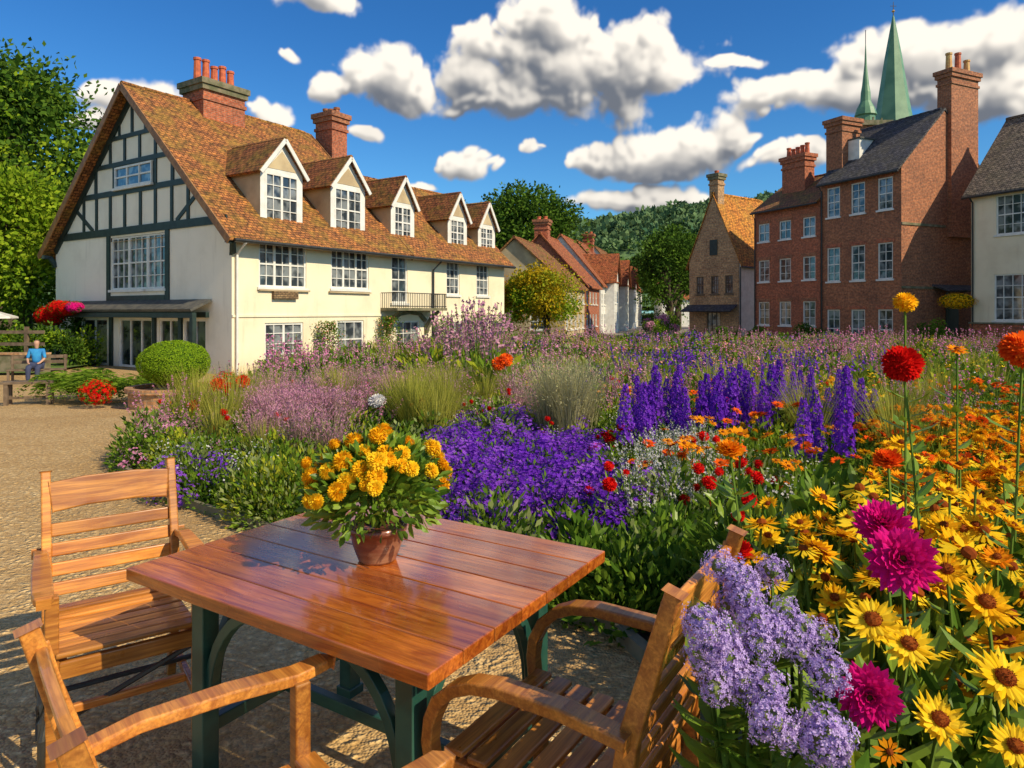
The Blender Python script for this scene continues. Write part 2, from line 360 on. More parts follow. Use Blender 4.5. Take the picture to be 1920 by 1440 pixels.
# ------------------------------------------------------------------ building helpers
def window(mb,o,u,n,a0,a1,z0,z1,cols,rows,fr=None,gl=None,rec=.10,fw=.07,mun=.03,sill=True,mull=0):
    fr=fr or WPAINT; gl=gl or GLASS
    mb.obox(o,u,n,a0,a1,z0,z1,-rec-.03,-rec,gl)
    d0,d1=-rec+.001,-rec+.06
    mb.obox(o,u,n,a0,a0+fw,z0,z1,d0,d1,fr); mb.obox(o,u,n,a1-fw,a1,z0,z1,d0,d1,fr)
    mb.obox(o,u,n,a0+fw,a1-fw,z0,z0+fw,d0,d1-.002,fr); mb.obox(o,u,n,a0+fw,a1-fw,z1-fw,z1,d0,d1-.002,fr)
    for i in range(1,cols):
        a=a0+(a1-a0)*i/cols; w=mun
        if mull and (i%mull==0): w=.10
        mb.obox(o,u,n,a-w/2,a+w/2,z0+fw,z1-fw,d0,d1-.012,fr)
    for j in range(1,rows):
        z=z0+(z1-z0)*j/rows; w=mun if not(rows%2==0 and j==rows//2) else .06
        mb.obox(o,u,n,a0+fw,a1-fw,z-w/2,z+w/2,d0,d1-.016,fr)
    if sill: mb.obox(o,u,n,a0-.08,a1+.08,z0-.10,z0-.002,-rec+.02,.08,fr)
def wall(mb,o,u,n,a0,a1,z0,z1,ops,mat,rec=.10):
    o=Vector(o);u=Vector(u);n=Vector(n);Z=Vector((0,0,1))
    A=sorted({a0,a1}|{x for p in ops for x in p[:2]}); C=sorted({z0,z1}|{x for p in ops for x in p[2:4]})
    P=lambda a,z,d=0:o+u*a+Z*z+n*d
    for i in range(len(A)-1):
        for j in range(len(C)-1):
            ca=(A[i]+A[i+1])/2; cz=(C[j]+C[j+1])/2
            if any(p[0]<ca<p[1] and p[2]<cz<p[3] for p in ops): continue
            mb.poly([P(A[i],C[j]),P(A[i+1],C[j]),P(A[i+1],C[j+1]),P(A[i],C[j+1])],mat)
    for p in ops:
        b0,b1,y0,y1=p[:4]
        for q,r in(((b0,y0),(b0,y1)),((b1,y0),(b1,y1)),((b0,y0),(b1,y0)),((b0,y1),(b1,y1))):
            mb.poly([P(*q),P(*r),P(r[0],r[1],-rec-.02),P(q[0],q[1],-rec-.02)],mat)
def chimney(mb,x0,x1,y0,y1,z0,z1,mat,cap,pots,potm,n):
    mb.box(((x0+x1)/2,(y0+y1)/2,(z0+z1)/2),(x1-x0,y1-y0,z1-z0),mat)
    cx,cy=(x0+x1)/2,(y0+y1)/2
    for k,(e,h0,h1) in enumerate(((.06,-.75,-.60),(.10,-.32,-.10),(.17,-.10,.14))):
        mb.box((cx,cy,z1+(h0+h1)/2),(x1-x0+2*e,y1-y0+2*e,h1-h0),cap if k>0 else mat)
    for i in range(n):
        t=(i+.5)/n; px=x0+(x1-x0)*t if (x1-x0)>(y1-y0) else cx; py=cy if (x1-x0)>(y1-y0) else y0+(y1-y0)*t
        hh=pots*random.uniform(.8,1.1); r=min(.19,.42*max(x1-x0,y1-y0)/n)
        mb.lathe([(r*1.1,0),(r*1.1,.06),(r*.95,.1),(r*.8,hh-.12),(r*.98,hh-.1),(r*.98,hh)],(px,py,z1+.14),potm[i%len(potm)],10)
def gable_roof(mb,x0,x1,W,ze,zr,mat,oh=.35,oe=.4,th=.14,edge=None):
    sl=(zr-ze)/(W/2)
    for sg in(0,1):
        ye=-oe if sg==0 else W+oe; zz=ze-oe*sl
        yr=W/2
        n=max(2,int((x1-x0)/1.0)); xs=np.linspace(x0-oh,x1+oh,n+1)
        rows=6
        def zof(t,x): return zz+(zr-zz)*t+.03-.07*math.sin(math.pi*min(max((x-x0)/(x1-x0),0),1))*math.sin(math.pi*t+.3)+random.uniform(-.012,.012)
        grid=[[Vector((x,ye+(yr-ye)*(k/rows),zof(k/rows,x))) for x in xs] for k in range(rows+1)]
        vs=[];fs=[];nx=len(xs)
        for row in grid: vs+=row
        o=len(vs); vs+=[v+Vector((0,0,th)) for v in vs]
        for k in range(rows):
            for i in range(nx-1):
                a=k*nx+i; f=(a,a+1,a+1+nx,a+nx)
                if sg: f=f[::-1]
                fs.append(tuple(j+o for j in f)); fs.append(f[::-1])
        for k in range(rows):
            for i in(0,nx-1):
                a=k*nx+i; fs.append((a,a+nx,a+nx+o,a+o))
        for i in range(nx-1): fs.append((i,i+1,i+1+o,i+o))
        mb.add(vs,fs,mat)
    n=int((x1-x0+2*oh)/.45)
    for i in range(n):
        xa=x0-oh+i*.45; mb.tube([(xa,W/2,zr+th-.03),(xa+.44,W/2,zr+th-.03+random.uniform(-.02,.02))],[.13,.12],mat,8)
    if edge:
        for xx in(x0-oh-.03,x1+oh+.03):
            for sg in(0,1):
                ye=-oe-.02 if sg==0 else W+oe+.02; zz=ze-oe*sl
                mb.sweep([(xx,ye,zz+.02),(xx,W/2,zr+.05)],(1,0,0),.05,.26,edge)
def house(name,org,ang,L,W,ze,zr,wm,rm,front=[],g0=[],g1=[],chims=[],oh=.25,edge=None,fr=None,z0=-1.2,gut=True,lint=None,rows=4,cols=3,oe=.3):
    e=empty(name,(org[0],org[1],0),ang); w=MB(); wi=MB(); X=(1,0,0);Y=(0,1,0)
    wall(w,(0,0,0),X,(0,-1,0),0,L,z0,ze,front,wm); wall(w,(0,0,0),Y,(-1,0,0),0,W,z0,ze,g0,wm)
    wall(w,(L,0,0),Y,(1,0,0),0,W,z0,ze,g1,wm); wall(w,(0,W,0),X,(0,1,0),0,L,z0,ze,[],wm)
    for x in(0,L): w.poly([(x,0,ze),(x,W,ze),(x,W/2,zr)],wm)
    for p in front:
        c,r=(p[4],p[5]) if len(p)>4 else (cols,rows)
        window(wi,(0,0,0),X,(0,-1,0),*p[:4],c,r,fr)
        if lint: w.obox((0,0,0),X,(0,-1,0),p[0]-.12,p[1]+.12,p[3]+.002,p[3]+.22,-.05,.03,lint)
    for p in g0: window(wi,(0,0,0),Y,(-1,0,0),*p[:4],cols,rows,fr)
    for p in g1: window(wi,(L,0,0),Y,(1,0,0),*p[:4],cols,rows,fr)
    w.obj('walls',e); wi.obj('windows',e)
    r=MB(); gable_roof(r,0,L,W,ze,zr,rm,oh,oe,.13,edge); 
    r.obj('roof',e)
    if gut:
        g=MB(); sl=(zr-ze)/(W/2); g.tube([(-oh,-oe-.06,ze-oe*sl+.02),(L+oh,-oe-.06,ze-oe*sl+.02)],.065,IRON,8)
        g.tube([(.12,-oe-.06,ze-oe*sl),(.12,-.08,ze-.6),(.12,-.08,z0+.3)],.045,IRON,8); g.obj('gutter',e)
    if chims:
        c=MB()
        for ch in chims: chimney(c,*ch)
        c.obj('chimney',e)
    return e
# ------------------------------------------------------------------ half-timbered house (left)
def left_house():
    ang=math.atan2(.838,.545); e=empty('half_timbered_house',(-9.7,24,0),ang)
    ze=4.46; sl=.936; W=12.7; L1=8.4; L2=17.0; W2=8.0; z0=-1.4
    X=(1,0,0);Y=(0,1,0); nf=(0,-1,0); ng=(-1,0,0); O=(0,0,0)
    w=MB(); wi=MB()
    up=[(1.1,3.25,2.5,4.2,6,4,2),(4.5,6.6,2.55,4.2,6,4,2),(8.0,9.05,2.0,4.1,2,4,1),(11.9,12.95,2.45,4.1,3,4,1),(14.4,15.5,2.45,4.1,3,4,1)]
    lo=[(1.35,3.1,-.75,1.2,4,5,2),(4.8,6.3,-.3,1.25,3,2,1),(8.3,9.9,-.5,1.2,3,3,1),(12.1,13.2,-.2,1.1,2,3,1),(14.3,15.3,-.2,1.1,2,3,1)]
    ops=[p[:4] for p in up+lo]
    wall(w,O,X,nf,0,L2,z0,ze,ops,WHITEWALL)
    for p in up+lo: window(wi,O,X,nf,*p[:4],p[4],p[5],mull=p[6] if p[6]>1 else 0,fw=.08)
    w.obox(O,X,nf,0,L2,1.42,1.50,.0,.05,WHITEWALL)
    gops=[(4.05,8.0,2.5,4.62),(1.5,2.9,-.6,1.35),(3.1,4.5,-.6,1.35),(5.0,7.4,-.6,1.35),(8.3,10.4,-.6,1.35)]
    wall(w,O,Y,ng,0,W,z0,ze,[(4.05,8.0,2.5,ze)]+gops[1:],GABLEWALL)
    w.poly([(0,0,ze),(0,4.05,ze),(0,4.05,4.62),(0,8.0,4.62),(0,8.0,ze),(0,W,ze),(0,W/2,10.4)],GABLEWALL)
    window(wi,O,Y,ng,4.05,5.35,2.5,4.62,3,4); window(wi,O,Y,ng,5.36,6.69,2.5,4.62,3,4); window(wi,O,Y,ng,6.70,8.0,2.5,4.62,3,4)
    for p in gops[1:]: window(wi,O,Y,ng,*p,2 if p[1]-p[0]<2.2 else 3,1,gl=GLASSD,fw=.09,mun=.08)
    wi.obox(O,Y,ng,4.85,7.55,6.58,7.42,.0,.03,GLASSD)
    window(wi,(-.09,0,0),Y,ng,4.85,7.55,6.58,7.42,3,2,rec=.05,mun=.07,gl=m_glass('blue_glass',(.05,.12,.2),(.2,.33,.42)))
    wall(w,(L2,0,0),Y,(1,0,0),0,W2,z0,ze,[],WHITEWALL); wall(w,(L1,0,0),Y,(1,0,0),W2,W,z0,ze,[],WHITEWALL)
    wall(w,(0,W,0),X,(0,1,0),0,L1,z0,ze,[],WHITEWALL); wall(w,(L1,W2,0),X,(0,1,0),0,L2-L1,z0,ze,[],WHITEWALL)
    w.poly([(L1,0,ze),(L1,W,ze),(L1,W/2,10.4)],BRICK); zr2=ze+sl*W2/2
    w.poly([(L2,0,ze),(L2,W2,ze),(L2,W2/2,zr2)],GABLEWALL)
    w.obj('walls',e); wi.obj('windows',e)
    r=MB(); gable_roof(r,0,L1,W,ze,10.4,ROOF1,.45,.5,.15,m_noise('barge_board',(.35,.17,.06),(.22,.10,.04),5,.6)); gable_roof(r,L1+.5,L2,W2,ze,zr2,ROOF1,.2,.5,.15)
    r.obj('roof',e)
    t=MB()
    def hb(a0,a1,z,h=.2): t.obox(O,Y,ng,a0,a1,z-h/2,z+h/2,.0,.06,TIMBER)
    def vb(a,za,zb,wd=.17): t.obox(O,Y,ng,a-wd/2,a+wd/2,za,zb,.0,.05,TIMBER)
    hb(.25,W-.25,4.85,.30); hb(2.3,W-2.3,6.42,.22); hb(3.45,W-3.45,7.56,.18); hb(4.6,W-4.6,8.62,.16)
    for a in(2.55,3.6,4.7,5.75,6.9,8.0,9.1,10.15): vb(a,5.0,6.31,.16)
    for a in(3.55,4.7,7.7,9.15): vb(a,6.53,7.47,.18)
    for a in(4.7,5.8,6.9,8.0): vb(a,7.65,8.54,.15)
    vb(W/2,8.70,9.9,.15); 
    for a in (5.4,7.3): vb(a,8.70,9.2,.12)
    for p,q in (((1.75,6.05),(3.3,5.0)),((W-1.75,6.05),(W-3.3,5.0))): t.beam(O,Y,ng,p,q,.16,0,.045,TIMBER)
    for a in(3.9,8.15): vb(a,1.95,4.70,.26)
    hb(4.03,8.02,2.14,.22)
    for p,q in (((.05,4.25),(W/2,10.12)),((W-.05,4.25),(W/2,10.12))): t.beam(O,Y,ng,p,q,.24,0,.08,TIMBER)
    for y in(-.35,W+.35): t.sweep([(-.45,y,4.05),(-.2,y*.98,4.0),(.0,y*.97 if y>0 else -.05,3.6)],(0,1,0),.16,.18,TIMBER)
    for a in(3.0,4.75,7.9,10.6): t.obox(O,Y,ng,a-.10,a+.10,z0,1.55,.0,.09,TIMBER)
    for a in(1.3,11.2): t.obox(O,Y,ng,a-.09,a+.09,z0,1.39,.55,.70,TIMBER)
    t.obox(O,Y,ng,1.3,11.2,1.4,1.6,.01,.14,TIMBER); t.obox(O,Y,ng,1.2,11.3,1.39,1.58,.56,.72,TIMBER); t.obox(O,Y,ng,1.3,11.0,-.85,-.65,.01,.10,TIMBER)
    t.obj('timber_frame',e)
    c=MB(); c.slab([(-.02,1.1,1.98),(-.02,11.4,1.98),(-.82,11.4,1.62),(-.82,1.1,1.62)],.09,LEAD); 
    c.obj('slate_canopy',e)
    D=MB(); DR=MB(); DW=MB()
    for tc,pz in((2.55,8.1),(5.95,8.05),(9.35,7.75),(13.5,7.6),(16.1,7.45)):
        d=.55; w_=1.95 if pz>8 else 1.6; ez=pz-1.2; hw=w_/2; zr_=lambda y:ze+sl*y+.1
        fo=(tc-hw,d,0)
        wall(D,fo,X,nf,0,w_,ze+.4,ez,[(.2,w_-.2,4.98,ez-.05)],WPAINT,rec=.08); D.poly([(tc-hw,d,ez),(tc+hw,d,ez),(tc,d,pz-.02)],WPAINT)
        D.poly([(tc-hw*.7,d-.015,ez+.1),(tc+hw*.7,d-.015,ez+.1),(tc,d-.015,pz-.38)],DORMW)
        window(DW,fo,X,nf,.2,w_-.2,4.98,ez-.05,4,4,rec=.05,mull=2,fw=.09)
        for sx in(-hw,hw): D.poly([(tc+sx,d,zr_(d)-.1),(tc+sx,d,ez),(tc+sx,(ez-ze)/sl,ez)],DORMW)
        yb=(pz-ze)/sl; k=.14; es=ez-k*1.2/hw; ye=(es-ze)/sl+.05
        for sx in(-1,1):
            DR.slab([(tc,d-.2,pz),(tc,yb,pz),(tc+sx*(hw+k),ye,es),(tc+sx*(hw+k),d-.2,es)],.11,ROOF2)
            D.sweep([(tc+sx*(hw+k-.02),d-.22,es+.02),(tc,d-.22,pz+.03)],(0,1,0),.04,.15,WPAINT)
        for i in range(int((yb-d+.2)/.4)): DR.tube([(tc,d-.2+i*.4,pz+.08),(tc,d-.2+i*.4+.39,pz+.08)],.09,ROOF2,6)
    D.obj('dormer_walls',e); DR.obj('dormer_roofs',e); DW.obj('dormer_windows',e)
    c=MB(); chimney(c,2.5,4.5,5.5,7.0,8,11.3,BRICK,STONECAP,1.0,[POT,POT,POT],5)
    chimney(c,9.3,10.3,5.2,6.4,5,11.5,BRICK,BRICKB,.35,[BRICKB],3); 
    c.obj('chimney',e)
    g=MB(); zz=ze-.5*sl; g.tube([(-.3,-.58,zz+.05),(L2+.2,-.58,zz+.05)],.07,IRON,8)
    for x in(.15,10.8): g.tube([(x,-.58,zz),(x,-.09,zz-.4),(x,-.09,z0)],.045,WPAINT if x<1 else IRON,8)
    g.obj('gutter',e)
    b=MB(); b.box((9.0,-.5,1.72),(3.4,1.0,.12),STONECAP)
    for i in range(29): b.box((7.36+i*.117,-.96,2.1),(.02,.02,.66),IRON)
    for z in(2.43,1.85): b.box((9.0,-.96,z),(3.35,.035,.035),IRON)
    for x in(7.33,10.67):
        b.box((x,-.5,2.43),(.03,.95,.035),IRON)
        for i in range(8): b.box((x,-.1-i*.11,2.1),(.02,.02,.66),IRON)
    for x in(7.7,10.3): b.sweep([(x,-.8,1.62),(x,-.45,1.4),(x,-.12,.9),(x,-.06,.6)],(1,0,0),.18,[.1,.16,.2,.12],STONECAP)
    b.sweep([(7.9,-.05,1.2),(8.4,-.05,1.5),(9.1,-.05,1.58),(9.8,-.05,1.5),(10.2,-.05,1.2)],(0,1,0),.25,.14,STONECAP)
    b.box((9.0,-.06,4.25),(1.5,.12,.1),WPAINT)
    b.obj('balcony',e)
    s=MB(); s.box((2.2,-.09,2.22),(1.1,.12,.28),m_brick('carved_panel',(.3,.2,.1),(.2,.12,.06),(.04,.03,.02),.16,.07)); 
    for x in(2.2,5.5): s.box((x,-.06,2.40),(2.3,.1,.06),DORMW)
    s.obj('wall_vent',e)
left_house()
# ------------------------------------------------------------------ right-hand row
A=math.atan2(-.91,.42)
def cols3(xs,w,z0,z1,c=2,r=4): return [(x-w/2,x+w/2,z0,z1,c,r) for x in xs]
e=house('brick_house',(19.6,44),A,5.5,7.5,9.8,13.4,BRICKB,SLATE,
  front=cols3((.95,2.7,4.5),.95,7.5,9.35,2,4)+cols3((.95,2.7,4.5),.95,3.5,5.6,2,4)+cols3((.95,2.7,4.5),.95,-.6,1.75,2,4),
  g1=[],chims=[(4.9,5.75,4.0,6.5,6,15.7,BRICKB,BRICKB,1.1,[POTY,POT,POTY],3),(-.2,1.0,.7,2.3,8,13.7,BRICKB,BRICKB,.0001,[BRICKB],1)],lint=BRICK,oh=.05,edge=None)
mb=MB(); mb.slab([(5.5,2.6,3.1),(5.5,6.2,3.1),(6.5,6.2,2.75),(6.5,2.6,2.75)],.1,SLATE)
for y in(2.75,6.05): mb.box((6.35,y,.9),(.12,.12,3.6),TIMBER)
mb.box((5.53,4.4,.7),(.08,1.1,2.5),TIMBER)
for z in (3.0,6.6): mb.box((5.53,1.9,z),(.06,3.8,.14),STONECAP)
mb.box((1.4,2.0,11.7),(.8,1.5,1.3),WPAINT); mb.slab([(.9,1.2,12.35),(.9,2.9,12.35),(1.9,2.9,12.35),(1.9,1.2,12.35)],.1,LEAD); mb.obj('porch_and_dormer',e)
house('brick_house',(17.2,49.2),A,5.68,6.5,8.7,10.9,BRICK,ROOF2,
  front=cols3((.9,2.8,4.8),1.0,6.5,7.75,2,2)+cols3((.9,2.8,4.8),1.0,3.7,5.2,2,3)+cols3((.9,2.8,4.8),1.0,.7,2.3,2,3),
  chims=[(1.0,3.0,1.6,2.5,8.5,12.3,BRICK,BRICK,.7,[POT,POT,POT,POT],5)],oh=.02,lint=BRICKB)
e=house('white_rendered_house',(25.3,38.2),A,11,7.5,8.2,12.6,WHITEWALL,m_roof('grey_tiles',(.17,.14,.115),(.24,.19,.15),(.13,.12,.06),.3),
  front=[(1.3,2.9,5.7,7.8,4,4),(1.2,3.0,1.15,3.6,4,4),(4.9,6.6,5.7,7.8,4,4),(4.9,6.6,1.15,3.6,4,4)],oh=.3)
mb=MB(); mb.box((5.5,-.05,-.1),(11.05,.12,2.1),BRICK); mb.box((5.5,-.08,1.0),(11.1,.2,.08),STONECAP); mb.box((.0,3.7,-.1),(.12,7.5,2.1),BRICK); mb.obj('brick_plinth',e)
e=house('stone_gable_house',(17,52),math.atan2(.6,.8),6.5,4.6,5.6,10.7,STONE,ROOF4,front=[(.8,1.6,3.2,4.6,2,3)],
  g0=[(.5,1.2,3.0,4.4),(1.8,2.5,3.0,4.4),(3.2,3.9,3.0,4.4),(1.6,2.9,-.6,1.6)],chims=[(.05,.85,1.9,2.7,8,12.2,STONE,STONECAP,.3,[POT],1)],oh=.1,fr=WOLD)
mb=MB(); mb.box((3.3,-.06,2.4),(6.4,.1,6),WPAINT)
mb.obox((0,0,0),(0,1,0),(-1,0,0),1.9,2.6,6.0,7.2,.01,.06,TIMBER)
mb.slab([(-.1,0,2.1),(-.1,4.6,2.1),(-1.1,4.6,1.6),(-1.1,0,1.6)],.08,SLATE); mb.obj('lean_to',e)
e=empty('church_spire',(44,80,0))
mb=MB(); mb.box((0,0,11),(4.2,4.2,24),BRICKB); mb.lathe([(2.35,22.6),(2.1,23.2),(1.7,25.5),(.9,31),(.12,35.6),(.06,35.8)],(0,0,0),COPPER,8,R(22.5))
mb.tube([(0,0,35.6),(0,0,37.4)],[.07,.03],IRON,6); mb.box((0,0,36.9),(.7,.05,.05),IRON); mb.lathe([(.01,-.2),(.2,0),(.01,.2)],(0,0,36.3),POTY,8); mb.obj('spire',e)
e=empty('clock_turret',(30.6,60,0))
mb=MB(); mb.box((0,0,8.5),(2.6,2.6,18),BRICKB); mb.box((0,0,17.6),(3.1,3.1,.4),STONECAP)
mb.lathe([(.75,17.8),(.75,18.5),(.9,18.6),(.72,19.2),(.42,19.8),(.38,20.6),(.28,21.2),(.1,23),(.03,24.8)],(0,0,0),COPPER,12)
mb.tube([(0,0,24.6),(0,0,26.0)],.03,IRON,5)
for i in range(8): 
    a=i*math.pi/4; mb.box((.98*math.cos(a)*1.3,.98*math.sin(a)*1.3,17.95),(.12,.12,.35),STONECAP)
mb.obj('turret',e)
# ------------------------------------------------------------------ cottages along far street
S=math.atan2(.96,.28)
for (ox,oy,L,W,ze,zr,rm,wm,ch) in ((3.8,50,8,7.5,3.6,7.0,ROOF2,DORMW,[]),(6.3,59.5,7.5,8,4.0,8.4,ROOF3,BRICK,[(.3,1.3,3.4,4.6,6,9.6,BRICK,BRICKB,.3,[POT],2)]),
    (8.7,68,8,8,4.4,9.2,ROOF3,WPAINT,[]),(11.4,77.5,9,8.5,4.6,9.6,ROOF3,WPAINT,[(6,7,3.4,4.6,6,11,BRICK,BRICKB,.3,[POT],2)]),(14.6,89,10,8,5,10,ROOF2,WPAINT,[]),(17.8,101,11,8,5,9.5,ROOF3,WPAINT,[])):
    nW=int(L/1.6); fr=[(.5+i*1.6,1.4+i*1.6,zz,zz+1.1,2,2) for i in range(nW) for zz in(.3,2.3)]
    house('tiled_cottage',(ox,oy),S,L,W,ze,zr,wm,rm,front=fr,g0=[(1.5,2.6,.3,1.5),(4.5,5.6,.3,1.5)],chims=ch,gut=False,cols=2,rows=2,edge=None)
for ox,oy in((9.6,70.5),(12.2,79.5),(15.0,90)):
    e=house('gabled_cottage',(ox+.8,oy),S,3.2,3.0,4.6,4.7,WPAINT,ROOF3,front=[(.4,1.2,.3,1.6,2,2),(1.7,2.6,.3,1.6,2,2),(.4,1.2,2.5,3.7,2,2),(1.7,2.6,2.5,3.7,2,2)],gut=False,oe=.1,oh=.1)
    mb=MB()
    for sx in(-1,1): mb.slab([(1.6,-.3,7.6),(1.6,4,7.6),(1.6+sx*2,4,4.5),(1.6+sx*2,-.3,4.5)],.12,ROOF3)
    mb.poly([(0,-.02,4.5),(3.2,-.02,4.5),(1.6,-.02,7.2)],WPAINT); mb.obj('cross_gable',e)
house('tiled_cottage',(22.5,104),0,7,6,3.8,7.4,WPAINT,ROOF3,front=[(1,2.2,.4,1.8,2,2),(4,5.2,.4,1.8,2,2)],gut=False)
mb=MB(); ROAD=m_noise('street_paving',(.20,.17,.14),(.28,.24,.20),2,.9)
mb.poly([(4.5,38,-.588),(20,38,-.588),(30,140,-.588),(20,140,-.588)],ROAD); mb.obj('street')

# ------------------------------------------------------------------ trees
def tree(name,x,y,h,rx,rz,zc,mats,nleaf=9000,leaf=.32,ncl=42,seed=1,trunk=True,clr=.28):
    global rng
    rng=np.random.default_rng(seed); random.seed(seed); z0=gz(x,y); e=empty(name,(x,y,z0))
    cc=np.array([0,0,zc]); d=rdir(ncl); d[:,2]=np.where(d[:,2]<-.5,-d[:,2],d[:,2]); rad=rng.uniform(.45,1.0,ncl)**.6
    C=cc+d*rad[:,None]*np.array([rx,rx,rz])*.80
    if trunk:
        mb=MB(); tr=h*.028+.08; top=Vector((0,0,zc*.75))
        mb.tube([(0,0,-.2),(0,0,.3),(tr*.3,0,zc*.35),top],[tr*1.6,tr*1.1,tr*.85,tr*.5],BARK,9)
        for i in range(0,ncl,max(1,ncl//12)):
            b=Vector((0,0,zc*random.uniform(.3,.7))); q=Vector(C[i]); m_=(b+q)/2+Vector((0,0,.06*h)); mb.tube([b,m_,q],[tr*.45,tr*.28,tr*.08],BARK,6)
        mb.obj('trunk',e,smooth=True)
    s=Soup(); per=nleaf//ncl
    for i in range(ncl):
        cr=rx*clr*rng.uniform(.75,1.35); dd=rdir(per); rr=rng.random(per)**.4*cr
        P=C[i]+dd*rr[:,None]*np.array([1,1,.75]); Dn=nrm(dd+rdir(per)*.8+np.array([0,0,-.15]))
        sh=i%len(mats); s.leaves(P,Dn,leaf*rng.uniform(.6,1.3,per),leaf*.62*rng.uniform(.7,1.2,per),mats[sh],nrm(dd+rdir(per)*.7))
    n=nleaf//6; dd=rdir(n); P=cc+dd*np.array([rx,rx,rz])*rng.uniform(.3,1.03,(n,1)); s.leaves(P,nrm(dd+rdir(n)),leaf,leaf*.6,mats[0])
    s.obj('crown',e); return e
TB=m_leaf('tree_leaf_bright',(.14,.26,.014),(.34,.44,.03),.3); TM=m_leaf('tree_leaf_mid',(.055,.125,.014),(.13,.22,.028),.25); TDk=m_leaf('tree_leaf_dark',(.028,.07,.012),(.07,.13,.02),.2)
TGold=m_leaf('tree_leaf_gold',(.34,.27,.012),(.60,.40,.02),.3); TOr=m_leaf('tree_leaf_orange',(.42,.17,.02),(.55,.28,.03),.3)
tree('oak_tree',-33,45,20,8.4,7.6,12.0,[TM,TDk,TM,TDk,TB],18000,.40,70,1)
tree('oak_tree',-42,52,20,8,8,11,[TDk,TM],7000,.55,40,2)
tree('lime_tree',-24.0,34,10.5,4.4,4.4,5.4,[TB,TB,TM],13000,.27,52,3)
tree('lime_tree',-31,32,10,4.6,4.5,5.2,[TB,TM],7000,.33,40,4)
tree('oak_tree',1.8,78,17,7.2,6.2,10.6,[TM,TDk],13000,.44,64,5,clr=.26)
tree('oak_tree',-9,95,18,7,6,11.5,[TDk,TM],5000,.6,30,6)
tree('golden_maple',2.1,42.5,5.4,2.6,2.6,2.9,[TGold,TB,TGold,LY],13000,.17,54,7)
tree('golden_maple',-.1,44.5,4.8,1.8,2.2,2.5,[TOr,TGold],5000,.17,30,8)
tree('plane_tree',17.3,76,12,4.0,5.4,5.8,[TM,TDk],8000,.36,46,9)
tree('plane_tree',20.5,86,14,4.6,5.8,7.5,[TDk,TM],6000,.45,40,10)
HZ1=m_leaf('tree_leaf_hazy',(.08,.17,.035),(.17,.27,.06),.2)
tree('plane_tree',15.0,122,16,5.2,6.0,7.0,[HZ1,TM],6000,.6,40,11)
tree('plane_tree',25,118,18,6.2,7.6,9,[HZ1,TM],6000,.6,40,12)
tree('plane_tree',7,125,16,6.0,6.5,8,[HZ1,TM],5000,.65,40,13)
def shrub(name,x,y,rx,ry,rz,mats,n,leaf,seed,zc=None):
    global rng
    rng=np.random.default_rng(seed); s=Soup(); ncl=max(8,int(n/220)); 
    for i in range(ncl):
        c=rng.uniform(-1,1,3)*np.array([rx,ry,rz])*.75+np.array([0,0,rz]); per=n//ncl; cr=rng.uniform(.35,.6)*min(rx,ry,rz); dd=rdir(per)
        s.leaves(c+dd*(rng.random(per)**.4*cr)[:,None],nrm(dd+rdir(per)*.8),leaf,leaf*.55,mats[i%len(mats)],nrm(dd+rdir(per)*.6))
    return s.obj(name,loc=(x,y,gz(x,y)))
shrub('hedge',-21.5,27.5,6,1.0,.9,[TM,TDk,TB],11000,.15,21)
shrub('shrub',-27,33,9,2,2.6,[TB,TM],11000,.27,22)
shrub('shrub',-18.6,30.5,2.6,1.2,1.3,[TM,TDk],5000,.16,23)
shrub('shrub',12.4,58,1.4,1.2,1.0,[TM,PINK],3500,.16,24); shrub('shrub',14.6,66,1.2,1.0,1.1,[TM,TB],3000,.18,25); shrub('shrub',13.6,62,.9,.9,.8,[SALM,TM],2000,.15,26); shrub('shrub',10.2,49,1.6,1.0,.8,[TM,MAUVE,TB],3500,.14,27)
